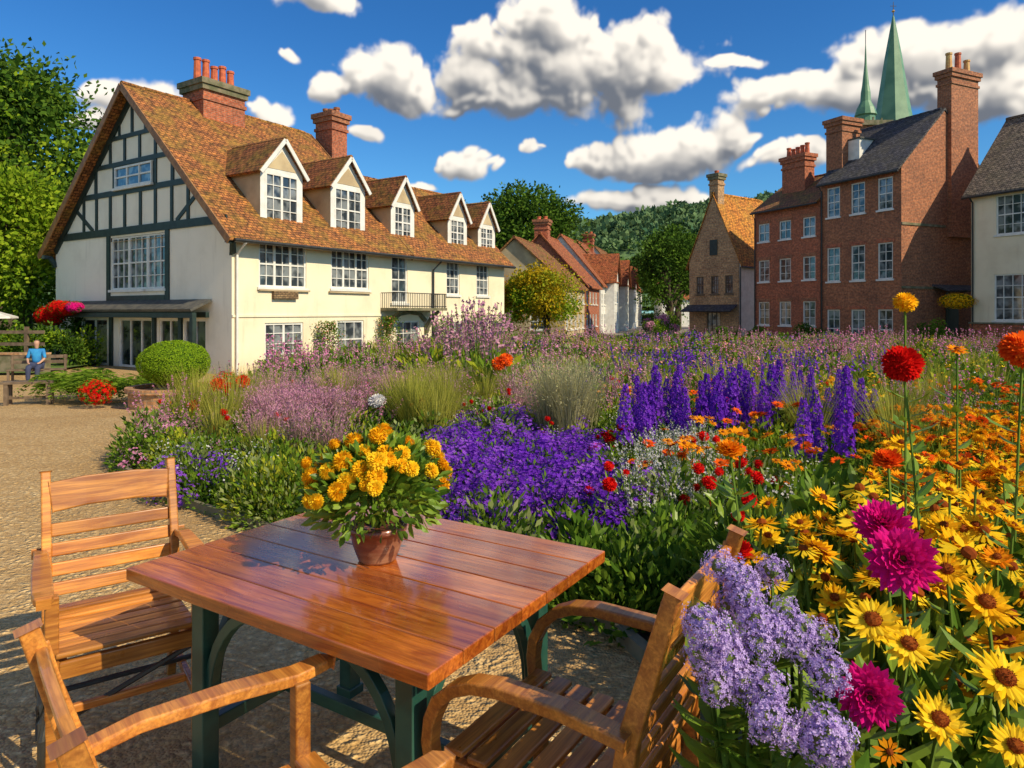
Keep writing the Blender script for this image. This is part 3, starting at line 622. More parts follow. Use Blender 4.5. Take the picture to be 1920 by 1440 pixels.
# ------------------------------------------------------------------ hills
def hills():
    m,nt,out=newmat('wooded_hill'); geo=N(nt,'ShaderNodeNewGeometry').outputs['Position']
    v=noise(nt,geo,.12,5,.65)
    c=mixc(nt,maprange(nt,v,.35,.65),(.05,.12,.05),(.12,.20,.06)); principled(nt,out,c,1.0,v,1.0,3.0)
    HF=m_leaf('hill_foliage',(.05,.12,.03),(.16,.25,.05),.1); HB=m_leaf('hill_foliage_far',(.055,.125,.07),(.16,.24,.10),.1)  # far foliage is bluer: distance haze is put into its colour
    def hz(x,y): 
        r=math.exp(-((y-330)/110)**2); return (27+6*math.sin(x*.013+.6)+3*math.sin(x*.045+1)+1.5*math.sin(x*.11)+ (x>0)*min(x,90)*.21)*r
    def h2(x,y):
        r=math.exp(-((y-170)/38)**2); return (10+2.5*math.sin(x*.06)+1.2*math.sin(x*.17))*r
    mb=MB(); xs=np.arange(-420,560,14.0); ys=np.arange(130,520,13.0); nx=len(xs)
    V=[(x,y,max(hz(x,y),h2(x,y))-1.2) for y in ys for x in xs]
    mb.add(V,[(j*nx+i,j*nx+i+1,(j+1)*nx+i+1,(j+1)*nx+i) for j in range(len(ys)-1) for i in range(nx-1)],m); mb.obj('hill',smooth=True)
    global rng; rng=np.random.default_rng(33); s=Soup()
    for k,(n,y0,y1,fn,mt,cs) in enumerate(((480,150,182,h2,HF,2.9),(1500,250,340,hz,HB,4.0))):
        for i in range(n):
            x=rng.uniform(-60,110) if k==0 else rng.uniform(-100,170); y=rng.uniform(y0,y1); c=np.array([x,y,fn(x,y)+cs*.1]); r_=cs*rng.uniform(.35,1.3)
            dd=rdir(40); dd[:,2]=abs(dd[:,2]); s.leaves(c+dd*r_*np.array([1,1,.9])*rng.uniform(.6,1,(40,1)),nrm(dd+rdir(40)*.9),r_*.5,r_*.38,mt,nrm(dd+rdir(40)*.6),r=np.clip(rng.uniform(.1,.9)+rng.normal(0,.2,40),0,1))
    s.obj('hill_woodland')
hills()
rng=np.random.default_rng(77); random.seed(77)
# ------------------------------------------------------------------ flower heads
def daisy(r,n,pm,cm,droop=.15,w=.2,cr=.27,layers=1,lo=True):
    s=Soup()
    for l in range(layers):
        a=np.arange(n)*2*math.pi/n+rng.normal(0,.05,n)+l*.2; D=np.stack([np.cos(a),np.sin(a),np.full(n,-droop+.35*l)+rng.normal(0,.10,n)],1)
        P=D*np.array([1,1,0])*r*.15
        if lo: s.leaves(P,D,r*(.9-.18*l)*rng.uniform(.85,1.1,n),r*w,pm,np.array([0,0,1.0]),fold=-.15,mid=.6)
        else: s.leaves2(P,D,r*(.95-.2*l)*rng.uniform(.8,1.1,n),r*w*1.15,pm,nrm(np.array([0,0,-1.0])+rdir(n)*.25),curl=rng.uniform(.1,.7))
    s.ball((0,0,r*.06),r*cr,cm,.75,lo)
    if not lo:
        d=rdir(110); d[:,2]=abs(d[:,2]); s.leaves(d*np.array([1,1,.75])*r*cr*.95+np.array([0,0,r*.06]),nrm(d+rdir(110)*.4),r*.07,r*.04,cm)
    return s
def pompom(r,n,pm,squash=.8,core=None,lo=False):
    s=Soup(); s.ball((0,0,0),r*.62,core or pm,squash,lo); i=np.arange(n)+.5; ph=np.arccos(1-2*i/n); th=math.pi*(1+5**.5)*i
    D=np.stack([np.cos(th)*np.sin(ph),np.sin(th)*np.sin(ph),np.cos(ph)*squash],1)
    s.leaves(D*r*.5,nrm(D+rng.normal(0,.14,(n,3))),r*.55*rng.uniform(.85,1.1,n),r*.30*(60/n)**.3*1.2,pm,nrm(np.array([0,0,1.0])+D*.3),fold=.2,mid=.65); return s
def zinnia(r,pm,cm):
    s=Soup()
    for l,(k,n,up) in enumerate(((1.0,24,-.12),(.95,22,.08),(.88,22,.25),(.78,20,.45),(.64,17,.75),(.50,14,1.1),(.34,10,1.7))):
        a=np.arange(n)*2*math.pi/n+l*.7+rng.normal(0,.10,n); D=np.stack([np.cos(a),np.sin(a),np.full(n,up)+rng.normal(0,.10,n)],1)
        s.leaves2(nrm(D)*r*.08+np.array([0,0,l*r*.03]),D,r*k*.95*rng.uniform(.86,1.08,n),r*.34*k+.003,pm,nrm(np.array([0,0,-1.0])+rdir(n)*.25),r=np.clip(.85-l*.11+rng.normal(0,.15,n),0,1),curl=.5)
    s.ball((0,0,r*.25),r*.15,cm,.7); return s
def florets(s,P,Nn,sz,pm,n=5):
    t=nrm(np.cross(Nn,rdir(len(P)))); b=np.cross(Nn,t); k=rng.random(len(P))
    if n==2:
        s.leaves(P-t*np.reshape(sz,(-1,1)),t,np.asarray(sz)*2,np.asarray(sz)*1.5,pm,Nn,fold=.0,mid=.5,r=k); return
    for i in range(n):
        a=2*math.pi*i/n; s.leaves(P,nrm(t*math.cos(a)+b*math.sin(a)+Nn*.25),sz,np.asarray(sz)*.85,pm,Nn,fold=.05,mid=.65,r=k)
def globe(r,n,pm):
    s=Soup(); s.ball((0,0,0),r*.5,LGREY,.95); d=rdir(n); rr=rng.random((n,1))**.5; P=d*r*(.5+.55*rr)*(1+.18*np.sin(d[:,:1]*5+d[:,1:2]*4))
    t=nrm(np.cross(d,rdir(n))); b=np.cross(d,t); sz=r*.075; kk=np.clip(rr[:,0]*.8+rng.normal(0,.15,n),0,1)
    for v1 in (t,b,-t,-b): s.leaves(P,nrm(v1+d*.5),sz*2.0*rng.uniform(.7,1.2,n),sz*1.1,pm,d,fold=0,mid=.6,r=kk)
    return s
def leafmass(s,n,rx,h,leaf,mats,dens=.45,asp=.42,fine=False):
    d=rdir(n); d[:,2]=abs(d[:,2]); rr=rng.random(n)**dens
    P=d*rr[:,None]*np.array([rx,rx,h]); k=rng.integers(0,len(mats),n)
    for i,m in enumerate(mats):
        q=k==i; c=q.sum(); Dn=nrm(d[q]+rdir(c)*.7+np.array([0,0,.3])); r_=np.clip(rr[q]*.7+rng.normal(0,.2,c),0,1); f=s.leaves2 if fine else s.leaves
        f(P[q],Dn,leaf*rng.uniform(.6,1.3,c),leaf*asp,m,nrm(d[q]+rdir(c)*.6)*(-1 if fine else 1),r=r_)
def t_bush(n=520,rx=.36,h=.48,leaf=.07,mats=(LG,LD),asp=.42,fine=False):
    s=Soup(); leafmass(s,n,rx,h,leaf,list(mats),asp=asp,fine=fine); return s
def t_flbush(pm,nf=120,sz=.016,n=400,rx=.36,h=.48,leaf=.065,mats=(LG,LD),clusters=18,spread=.07,asp=.42,pet=4):
    s=t_bush(n,rx,h,leaf,mats,asp); c=rdir(clusters); c[:,2]=abs(c[:,2])*.9+.15; c=nrm(c)*np.array([rx,rx,h])*rng.uniform(.90,1.14,(clusters,1))
    idx=rng.integers(0,clusters,nf); off=rdir(nf)*rng.random((nf,1))**.5*spread; P=c[idx]+off
    florets(s,P,nrm(off+nrm(P)*.04+np.array([0,0,.03])),sz,pm,pet); return s
def t_spikes(pm,n=14,h=(.55,.95),r=.16,fr=.35,sz=.012,nf=38,width=.016,lm=LG,blades=60,pet=3):
    s=Soup()
    for i in range(n):
        a=rng.uniform(0,6.28); b=np.array([math.cos(a),math.sin(a),0])*rng.uniform(0,r); hh=rng.uniform(*h); lean=np.array([math.cos(a),math.sin(a),0])*rng.uniform(.05,.3)*hh
        pts=[b+lean*t*t+np.array([0,0,hh*t]) for t in((0,.35,.7,1) if pet>2 else (0,.6,1))]; s.stem(pts,.003,STEM)
        t=rng.uniform(1-fr,1,nf); P=b+lean*(t**2)[:,None]+np.stack([0*t,0*t,hh*t],1); w=width*(1.15-(t-(1-fr))/fr*.8); dd=rdir(nf); P=P+dd*w[:,None]
        florets(s,P,nrm(dd+np.array([0,0,.4])),sz,pm,pet)
    P=rng.normal(0,r*.6,(blades,3)); P[:,2]=rng.uniform(0,.55*h[0]+.1,blades); s.leaves(P,nrm(rdir(blades)+np.array([0,0,.9])),rng.uniform(.08,.2,blades),.022,lm); return s
def t_grass(mat,n=240,h=(.5,.95),spread=.45,w=.006,tip=None,tipn=3,r0=.06):
    s=Soup(); a=rng.uniform(0,6.28,n); d=np.stack([np.cos(a),np.sin(a),0*a],1); hh=rng.uniform(*h,n)[:,None]; k=rng.random((n,1))*spread
    up=np.array([0,0,1.0]); B=d*rng.random((n,1))*r0; M_=B+d*k*hh*.35+up*hh*.6; E=B+d*k*hh+up*hh*.98
    S_=np.cross(d,up); Bq=S_*w/2
    s.quads(np.stack([B-Bq,B+Bq,M_+Bq,M_-Bq],1),mat); s.quads(np.stack([M_-Bq,M_+Bq,E+Bq*.2,E-Bq*.2],1),mat)
    if tip is not None:
        for j in range(tipn):
            t=rng.random((n,1))*.4; P=E+(M_-E)*t; s.leaves(P,nrm(E-M_+rdir(n)*.25),.035,.010,tip)
    return s
def t_delph(pm,h=1.0,sp=.5,nf=230,pm2=None):
    s=Soup(); s.stem([(0,0,0),(.01,0,h*.5),(0,.01,h)],.006,STEM); t=rng.random(nf)**.9; a=np.arange(nf)*2.4; w=.078*(1-t**1.6*.8)*(1+.2*rng.normal(size=nf))
    P=np.stack([np.cos(a)*w,np.sin(a)*w,h*(1-sp)+h*sp*t],1); Nn=nrm(np.stack([np.cos(a),np.sin(a),.25+0*a],1)); 
    k=rng.random(nf); tt=nrm(np.cross(Nn,rdir(nf))); b=np.cross(Nn,tt)
    for i in range(4):
        an=6.283*i/4; sz=.028*(1-t*.45); s.leaves(P,nrm(tt*math.cos(an)+b*math.sin(an)+Nn*.4),sz,sz*.85,pm if i<3 else (pm2 or VIOL),Nn,fold=.05,mid=.65,r=k)
    n=50; z=rng.uniform(.05,h*(1-sp)+.05,n); a=rng.uniform(0,6.28,n); P=np.stack([0*a,0*a,z],1); s.leaves(P,nrm(np.stack([np.cos(a),np.sin(a),.3+0*a],1)),rng.uniform(.08,.2,n),.045,LG); return s
def t_stemflower(head,h,hs=1.0,nl=16,lm=LG,lean=.1,leafl=.12,leafw=.03):
    s=Soup(); a=rng.uniform(0,6.28); e=np.array([math.cos(a)*lean*h,math.sin(a)*lean*h,h]); pts=[e*np.array([t*t,t*t,t]) for t in(0,.5,1)]
    s.stem(pts,.004,STEM); s.add(head,T_(Vector(e),rng.uniform(0,6),hs,dirn=(math.cos(a)*.35,math.sin(a)*.35-.25,1)))
    z=rng.uniform(.05,.85,nl); P=e*np.stack([z*z,z*z,z],1); b=rng.uniform(0,6.28,nl); s.leaves(P,nrm(np.stack([np.cos(b),np.sin(b),.5+0*b],1)),leafl*rng.uniform(.6,1.2,nl),leafw,lm); return s
def t_daisypatch(head,n=7,r=.22,h=(.4,.6),hs=1.0,lm=(LG,),nl=260):
    s=Soup(); leafmass(s,nl,r*1.2,h[0]*.98,.08,list(lm),asp=.3)
    for i in range(n):
        a=rng.uniform(0,6.28); q=rng.random()**.5*r; b=Vector((math.cos(a)*q,math.sin(a)*q,0)); s.add(t_stemflower(head,rng.uniform(*h),hs*rng.uniform(.8,1.15),4),T_(b,rng.uniform(0,6)))
    return s
H_yd=daisy(.052,16,YEL2,CEN,.18,.22); H_or=daisy(.05,15,ORG,CEN,.1,.24,layers=2); H_orr=daisy(.05,12,ORR,CEN,.0,.36,layers=2); H_ye=daisy(.05,15,YEL,CEN,.05,.26,layers=2)
H_red=pompom(.045,70,RED,.75,lo=True); H_mar=pompom(.042,60,YEL,.7,lo=True); H_marO=pompom(.042,60,ORG,.7,lo=True)
M={}
def reg(k,lst): M[k]=[s.pack() for s in lst]
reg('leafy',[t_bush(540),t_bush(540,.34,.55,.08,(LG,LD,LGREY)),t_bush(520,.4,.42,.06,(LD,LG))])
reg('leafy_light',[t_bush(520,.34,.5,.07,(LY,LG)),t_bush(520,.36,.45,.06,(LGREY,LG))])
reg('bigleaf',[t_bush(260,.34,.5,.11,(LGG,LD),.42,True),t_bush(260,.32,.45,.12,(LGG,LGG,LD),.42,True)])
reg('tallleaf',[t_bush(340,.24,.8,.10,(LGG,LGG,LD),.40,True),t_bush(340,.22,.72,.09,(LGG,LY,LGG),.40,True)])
reg('purple_mound',[t_flbush(PURP,420,.021,260,clusters=34,spread=.10),t_flbush(VIOL,400,.021,260,clusters=32,spread=.10),t_flbush(PURP,420,.020,260,h=.4,clusters=34,spread=.09)])
reg('pink',[t_flbush(PINK,220,.015,380,clusters=26)]); reg('mauve',[t_flbush(MAUVE,220,.014,380,mats=(LGREY,LG),clusters=32,spread=.08)])
reg('white',[t_flbush(WHT,110,.011,500,mats=(LG,LGREY),clusters=60,spread=.07)])
reg('spike_mauve',[t_spikes(MAUVE,14,nf=30),t_spikes(MAUVE,14,(.6,1.05),.2,nf=30)])
reg('spike_pink',[t_spikes(PINK,12,(.5,.85),.2,nf=28)])
reg('spike_white',[t_spikes(WHT,14,(.45,.8),sz=.010,nf=22),t_spikes(WHT,12,(.4,.7),sz=.010,nf=22,lm=LGREY)])
reg('delph',[t_delph(PURP,1.06,.55,250),t_delph(PURP,.95,.6,260),t_delph(PURP,1.0,.55,240,PURP)])
reg('grass_g',[t_grass(GR,260,(.45,.85),.6),t_grass(GR,240,(.5,.95),.5)]); reg('grass_s',[t_grass(GRS,520,(.55,.98),.55,.005,GRS,1)])
reg('grass_m',[t_grass(GRM,230,(.45,.85),.55,.005,MAUVE,3),t_grass(GRM,210,(.5,.8),.45,.005,MAUVE,3)])
reg('daisy_y',[t_daisypatch(H_yd),t_daisypatch(H_ye,8)]); reg('daisy_o',[t_daisypatch(H_or,7),t_daisypatch(H_orr,4)])
reg('marig',[t_daisypatch(H_mar,7,hs=.85),t_daisypatch(H_marO,6,hs=.85)])
reg('redp',[t_daisypatch(H_red,3,.15,hs=.9)])
def fl(pm,nf=60,mats=(LG,LD),sz=.026,cl=20,h=.48): return t_flbush(pm,nf,sz,130,.38,h,.12,mats,cl,.08,.5,2)
reg('f_leafy',[t_bush(200,.38,.5,.12,(LG,LD),.5),t_bush(200,.36,.55,.12,(LG,LG,LD),.5)]); reg('f_light',[t_bush(200,.36,.5,.12,(LY,LG),.5),t_bush(200,.36,.45,.11,(LGREY,LY),.5)])
reg('f_pink',[fl(PINK,90),fl(PINK,70,(LGREY,LG))]); reg('f_mauve',[fl(MAUVE,90,(LGREY,LG))]); reg('f_salm',[fl(SALM,80)]); reg('f_viol',[fl(VIOL,90),fl(PURP,90)])
reg('f_yel',[fl(YEL2,70,(LY,LG)),fl(YEL,70)]); reg('f_org',[fl(ORG,60,(LG,LY),.03)]); reg('f_red',[fl(RED,34,(LG,LD),.037,12)]); reg('f_wht',[fl(WHT,70,(LGREY,LG),.02,30)])
reg('f_spm',[t_spikes(MAUVE,10,nf=12,sz=.02,blades=40,pet=2),t_spikes(MAUVE,9,(.6,1.05),.2,nf=12,sz=.02,blades=40,pet=2)]); reg('f_spp',[t_spikes(PINK,9,(.5,.95),.2,nf=12,sz=.02,blades=40,pet=2)])
reg('f_spv',[t_spikes(PURP,8,(.5,.9),.16,.4,.024,14,blades=40,pet=2)])
reg('f_gr',[t_grass(GR,90,(.5,.95),.5,.012)])
def pts(n,p0,p1,y0,y1,drift=None):
    u0=(p0-960)/1300;u1=(p1-960)/1300
    Y=np.sqrt(rng.uniform(y0*y0,y1*y1,n)); U=rng.uniform(u0,u1,n); X=U*Y; k=in_bed(X,Y)
    if drift is not None: k&=(np.sin(X*.8+drift*1.7+np.sin(Y*.5+drift))*np.sin(Y*.55+drift*2.3+np.sin(X*.6))>-.05)
    return list(zip(X[k],Y[k]))
def not_asters(P): return [(x,y) for x,y in P if not (4.45<y<7.3 and -.13<x/y<.135)]
def scatter(name,key,P,s0,s1,dz=0,tilt=.08,grow=True,into=None):
    s=into or Soup()
    for x,y in P:
        sc=rng.uniform(s0,s1)*(1+.02*max(0,y-9) if grow else 1); s.add(M[key][rng.integers(len(M[key]))],T_((x,y,gz(x,y)+dz),rng.uniform(0,6.28),sc,tilt=tilt),rng.random())
    if into is None and s.Q: return s.obj(name)
F_=Soup()
for key,P,a,b in (('f_leafy',pts(760,400,1960,12,37),.95,1.3),('f_light',pts(420,500,1950,12,37),.9,1.3),('f_pink',pts(620,560,1700,12,37,1),1.0,1.5),('f_mauve',pts(380,420,1800,11,37,2),1.0,1.4),
    ('f_spm',pts(220,420,1500,11,37,3),.85,1.2),('f_spp',pts(260,500,1950,11,36,4),.85,1.2),('f_spp',pts(70,1500,2000,14,34),1.0,1.3),('f_salm',pts(320,900,1450,12,32,5),1.0,1.45),('f_viol',pts(260,900,1600,11,36,6),1.0,1.4),
    ('f_viol',pts(90,1180,1320,18,36),1.2,1.6),('f_spv',pts(70,1150,1700,11,20),.9,1.2),
    ('f_yel',pts(420,1150,1960,9,34,7),.9,1.35),('f_org',pts(420,950,1980,9,34,8),.9,1.25),('f_red',pts(230,480,1900,10,32,9),.9,1.25),('f_wht',pts(320,300,1950,11,32,10),.9,1.25),('f_gr',pts(120,700,1900,11,30),.8,1.1),
    ('f_spm',pts(22,820,940,12,19),1.6,2.2),('f_spp',pts(14,470,620,13,18),1.2,1.5),('f_light',pts(20,780,940,12,19),1.6,2.0)):
    scatter('',key,P,a,b,into=F_)
F_.obj('flower_meadow')
scatter('leafy_groundcover','leafy',not_asters(pts(430,120,2050,3.3,12.3)),.7,1.1)
scatter('light_foliage','leafy_light',not_asters(pts(230,200,2000,5,12.3))+pts(60,150,560,4.8,9),.7,1.05)
scatter('white_gypsophila','white',pts(22,180,560,5.2,9.5)+not_asters(pts(46,1150,1500,4.6,7.5))+pts(56,300,1950,7.4,12),.7,1.05,grow=False)
scatter('pink_phlox','pink',pts(50,215,480,7.0,12)+pts(60,1300,1900,8,12)+pts(34,560,1100,8.5,12),.75,1.05,grow=False)
scatter('mauve_phlox','mauve',pts(40,560,1100,9,12)+pts(24,230,560,6.4,10),.8,1.05)
scatter('tall_grass','grass_g',pts(18,330,520,6.5,10)+pts(22,620,950,8.2,12.5)+pts(12,740,860,7.4,9.5)+pts(22,1100,1800,6,11),.75,1.15)
scatter('mauve_grass','grass_m',pts(36,470,640,6.2,10)+pts(26,640,1000,9,14),.8,1.05)
scatter('mauve_loosestrife','spike_mauve',pts(30,460,760,9,13),.8,1.0); scatter('pink_loosestrife','spike_pink',pts(30,250,760,7.5,13)+pts(34,900,1800,8,12),.8,1.1)
scatter('feather_grass','grass_s',[(.62,7.6),(.84,7.9),(.45,7.9),(.66,8.3)],1.05,1.25)
scatter('purple_asters','purple_mound',pts(185,810,1135,4.55,7.3)+pts(26,1090,1240,4.4,5.4)+[(-2.75,5.9),(-2.6,6.1)]+pts(40,840,1010,6.8,9.0),.6,.9)
scatter('white_gaura','spike_white',pts(46,1180,1380,4.4,7),.65,.9)
dl=[]
for px,d,n in((1190,6.9,3),(1218,7.4,4),(1250,7.6,3),(1320,7.6,2),(1340,7.2,5),(1362,7.7,4),(1400,7.9,3),(1425,7.4,5),(1475,8.4,4),(1525,8.9,3),(1558,7.3,5),(1612,7.4,3),(1520,5.9,3),(1290,6.6,3),(1190,6.2,2)):
    for k in range(n): dl.append(((px-960)/1300*d+rng.normal(0,.10),d+rng.normal(0,.14)))
scatter('purple_delphinium','delph',dl,.82,1.1,tilt=.07,grow=False)
scatter('orange_daisies','daisy_o',pts(16,1240,1640,4.6,7)+pts(30,1640,2000,3.0,7)+pts(24,1250,1950,7,11),.85,1.15)
scatter('red_dahlia','redp',pts(9,1300,1480,4.2,6)+[(.95,6.4),(.85,6.5),(.65,4.75)]+pts(16,250,560,7.0,12)+pts(26,640,1700,7.4,12),.75,1.05)
scatter('orange_marigold','marig',pts(36,1630,2000,3.3,8)+pts(24,1300,1950,7,12),.85,1.1); scatter('yellow_daisies','daisy_y',pts(50,1640,2000,2.6,7),.85,1.15)
scatter('leafy_border','leafy',[(x,y) for y in np.arange(3.5,6,.22) for x in [lb(y)+.22,lb(y)+.5]]+[(lb(y)+.3,y) for y in np.arange(6,12,.3)],.5,.8)
scatter('broad_leaved_border','bigleaf',pts(26,1030,1300,3.5,4.5),.6,.85)
nb=[(x,y) for y in np.arange(1.3,3.5,.17) for x in np.arange(.5,3.6,.19) if x>lb(y)+.12 and x/y<1.25 and x>.27*y+.14]
scatter('broad_leaved_border','tallleaf',[(x+rng.normal(0,.05),y+rng.normal(0,.05)) for x,y in nb],.78,1.04,tilt=.05)
scatter('yellow_daisies','daisy_y',[(x,y) for x,y in pts(26,1500,2000,1.9,3.2) if x>lb(y)+.3],1.25,1.5)
# individually placed flowers
def plant(name,head,pos,aim,base=None,leafy=10,sr=.005,lm=LG):
    p=Vector(pos); b=base or Vector((p.x+rng.uniform(-.05,.12),p.y+rng.uniform(.0,.15),gz(p.x,p.y))); s=Soup(); L=[]
    for t in np.linspace(0,1,6): 
        q=b.lerp(p,t); q.x=b.x+(p.x-b.x)*t**1.7; q.y=b.y+(p.y-b.y)*t**1.7; L.append(q-p)
    s.stem([tuple(q) for q in L],sr,STEM); s.add(head,T_((0,0,0),rng.uniform(0,6),1,dirn=aim))
    n=leafy; t=rng.uniform(.1,.9,n); A_=np.array([tuple(q) for q in L]); idx=(t*5).astype(int); P=A_[idx]+(A_[idx+1]-A_[idx])*(t*5-idx)[:,None]; a=rng.uniform(0,6.28,n)
    s.leaves2(P,nrm(np.stack([np.cos(a),np.sin(a),.4+0*a],1)),rng.uniform(.06,.14,n),.038,LGG,np.array([0,0,-1.0])); return s.obj(name,loc=p)
plant('red_dahlia',pompom(.070,340,RED,.8),sight(1692,682,2.5),(-.1,-.7,.8),leafy=34); plant('orange_marigold',pompom(.044,170,YEL,.75),sight(1697,567,2.6),(-.1,-.4,1),leafy=34)
plant('yellow_daisy',daisy(.05,16,ORG,CEN,.1,.26,layers=2),sight(1795,655,3.0),(0,-.3,1),leafy=24)
plant('orange_dahlia',pompom(.07,300,ORR,.6),sight(1918,655,2.3),(-.2,-.6,.9),leafy=30); plant('orange_dahlia',zinnia(.05,ORR,CEN),sight(1665,863,2.2),(-.1,-.25,1),leafy=20)
plant('orange_poppy',zinnia(.06,ORG,CEN),sight(1368,845,2.7),(0,-.25,1)); plant('orange_poppy',daisy(.045,8,ORG,CEN,-.7,.6),sight(1388,815,2.8),(0,-.2,1))
plant('magenta_zinnia',zinnia(.086,MAG,CEND),sight(1690,1050,1.7),(-.35,-1,.5),leafy=24); plant('magenta_zinnia',zinnia(.076,MAG,CEND),sight(1655,985,1.85),(-.2,-.6,.9)); plant('magenta_zinnia',zinnia(.068,MAG,CEND),sight(1630,1305,1.5),(-.45,-1,.35),leafy=20)
plant('crimson_zinnia',zinnia(.045,RED,CEND),sight(1388,1030,2.6),(0,-.6,.8))
for px,py,d,r in((1637,1163,1.6,.062),(1705,1208,1.55,.058),(1763,1350,1.45,.056),(1885,1272,1.45,.066),(1850,1130,1.65,.064),(1775,1068,1.9,.058),(1905,1400,1.35,.05)):
    plant('yellow_coneflower',daisy(r,20,YEL2 if py>1140 else YEL,CEN,.2,.21,.3,2,False),sight(px,py,d),(rng.uniform(-.4,.0),-.55,.9),leafy=22)
plant('orange_daisy',daisy(.048,16,YEL,CEN,.05,.26,.25,2,False),sight(1565,1122,1.8),(-.2,-.3,1),leafy=20); plant('orange_daisy',daisy(.03,12,ORG,CEN,0,.3,.25),sight(1668,1410,1.45),(-.3,-.9,.6),leafy=16)
for px,py,d in((1500,980,2.6),(1545,975,2.7),(1440,1005,2.7),(1440,945,3.1),(1590,970,2.9),(1690,830,3.2),(1630,890,3.3),(1720,860,2.7),(1740,890,3.0),(1690,895,3.1),(1800,870,3.0),(1830,905,2.8),(1880,880,3.1),(1780,920,2.6),(1860,955,2.5),(1900,985,2.3),(1790,1015,2.3),(1870,1045,2.1),(1900,905,3),(1770,985,2.5),(1830,985,2.5),(1640,1000,2.6)):
    plant('orange_daisy',daisy(rng.uniform(.045,.06),16,[ORG,YEL,YEL,YEL2][rng.integers(4)],CEN,rng.uniform(-.1,.2),.28,.25,2,False),sight(px,py,d),(rng.normal(0,.25),-.35,1),leafy=12)
for px,py,d in((1405,937,3.0),(1384,966,2.9),(1331,905,4.3),(1143,908,4.4),(1118,843,6.2),(1145,820,6.4),(408,722,8.3),(432,730,8.3),(455,716,8.3),(366,762,8.2),(325,800,8.2),(948,675,11.5),(935,682,11.5)):
    plant('red_dahlia',pompom({3.0:.036,2.9:.03}.get(d,.011*d),110,RED if px not in(948,935) else ORR,.8),sight(px,py,d),(0,-.6,.8),leafy=4)
plant('white_dahlia',pompom(.11,120,WHT,.5),sight(707,752,8.0),(0,-.3,1))
for px,py,d,r in((1350,1062,1.62,.040),(1385,1085,1.6,.044),(1400,1122,1.55,.044),(1370,1130,1.6,.036),(1447,1068,1.75,.038),(1330,1185,1.40,.046),(1362,1232,1.44,.046),(1308,1165,1.42,.034),(1322,1225,1.42,.040),(1418,1168,1.5,.044),(1455,1185,1.5,.042),(1498,1185,1.5,.042),(1475,1150,1.52,.034),(1540,1190,1.54,.032),(1420,1210,1.46,.038),(1440,1285,1.4,.040),(1395,1280,1.42,.040),(1552,1262,1.45,.044),(1445,1350,1.36,.046),(1340,1290,1.40,.034),(1548,1385,1.36,.054),(1475,1385,1.36,.028),(1350,1265,1.42,.036),(1500,1225,1.48,.030)):
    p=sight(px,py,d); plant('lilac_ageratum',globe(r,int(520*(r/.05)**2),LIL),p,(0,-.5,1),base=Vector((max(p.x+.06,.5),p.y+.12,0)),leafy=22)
# ------------------------------------------------------------------ table
def table():
    e=empty('garden_table',(-.475,2.385,0),R(-32)); t=MB(); n=7; W=1.0; L=1.28; bw=W/n
    for i in range(n): t.box((0,-W/2+bw*(i+.5),.73),(L,bw-.003,.04),WTABLE)
    t.obj('table_top',e,bevel=.004)
    a=MB()
    for sx in(-1,1): a.box((sx*.47,0,.675),(.05,.76,.066),GREENPAINT)
    for sy in(-1,1): a.box((0,sy*.355,.675),(.89,.045,.066),GREENPAINT)
    for sx in(-1,1):
        for sy in(-1,1):
            x,y=sx*.45,sy*.335; a.box((x,y,.32),(.062,.062,.64),GREENPAINT); a.box((x,y,.02),(.08,.08,.04),GREENPAINT)
            P=[(x-sx*(.03+.27*(1-math.cos(k))),y,.30+.34*math.sin(k)) for k in np.linspace(0,math.pi/2,9)]; a.sweep(P,(0,1,0),.035,.035,GREENPAINT)
            P=[(x,y-sy*(.03+.22*(1-math.cos(k))),.30+.34*math.sin(k)) for k in np.linspace(0,math.pi/2,9)]; a.sweep(P,(1,0,0),.035,.035,GREENPAINT)
    for sx in(-1,1): a.box((sx*.45,0,.2),(.035,.61,.045),GREENPAINT)
    a.box((0,0,.2),(.865,.035,.045),GREENPAINT); a.obj('table_frame',e,bevel=.004)
table()
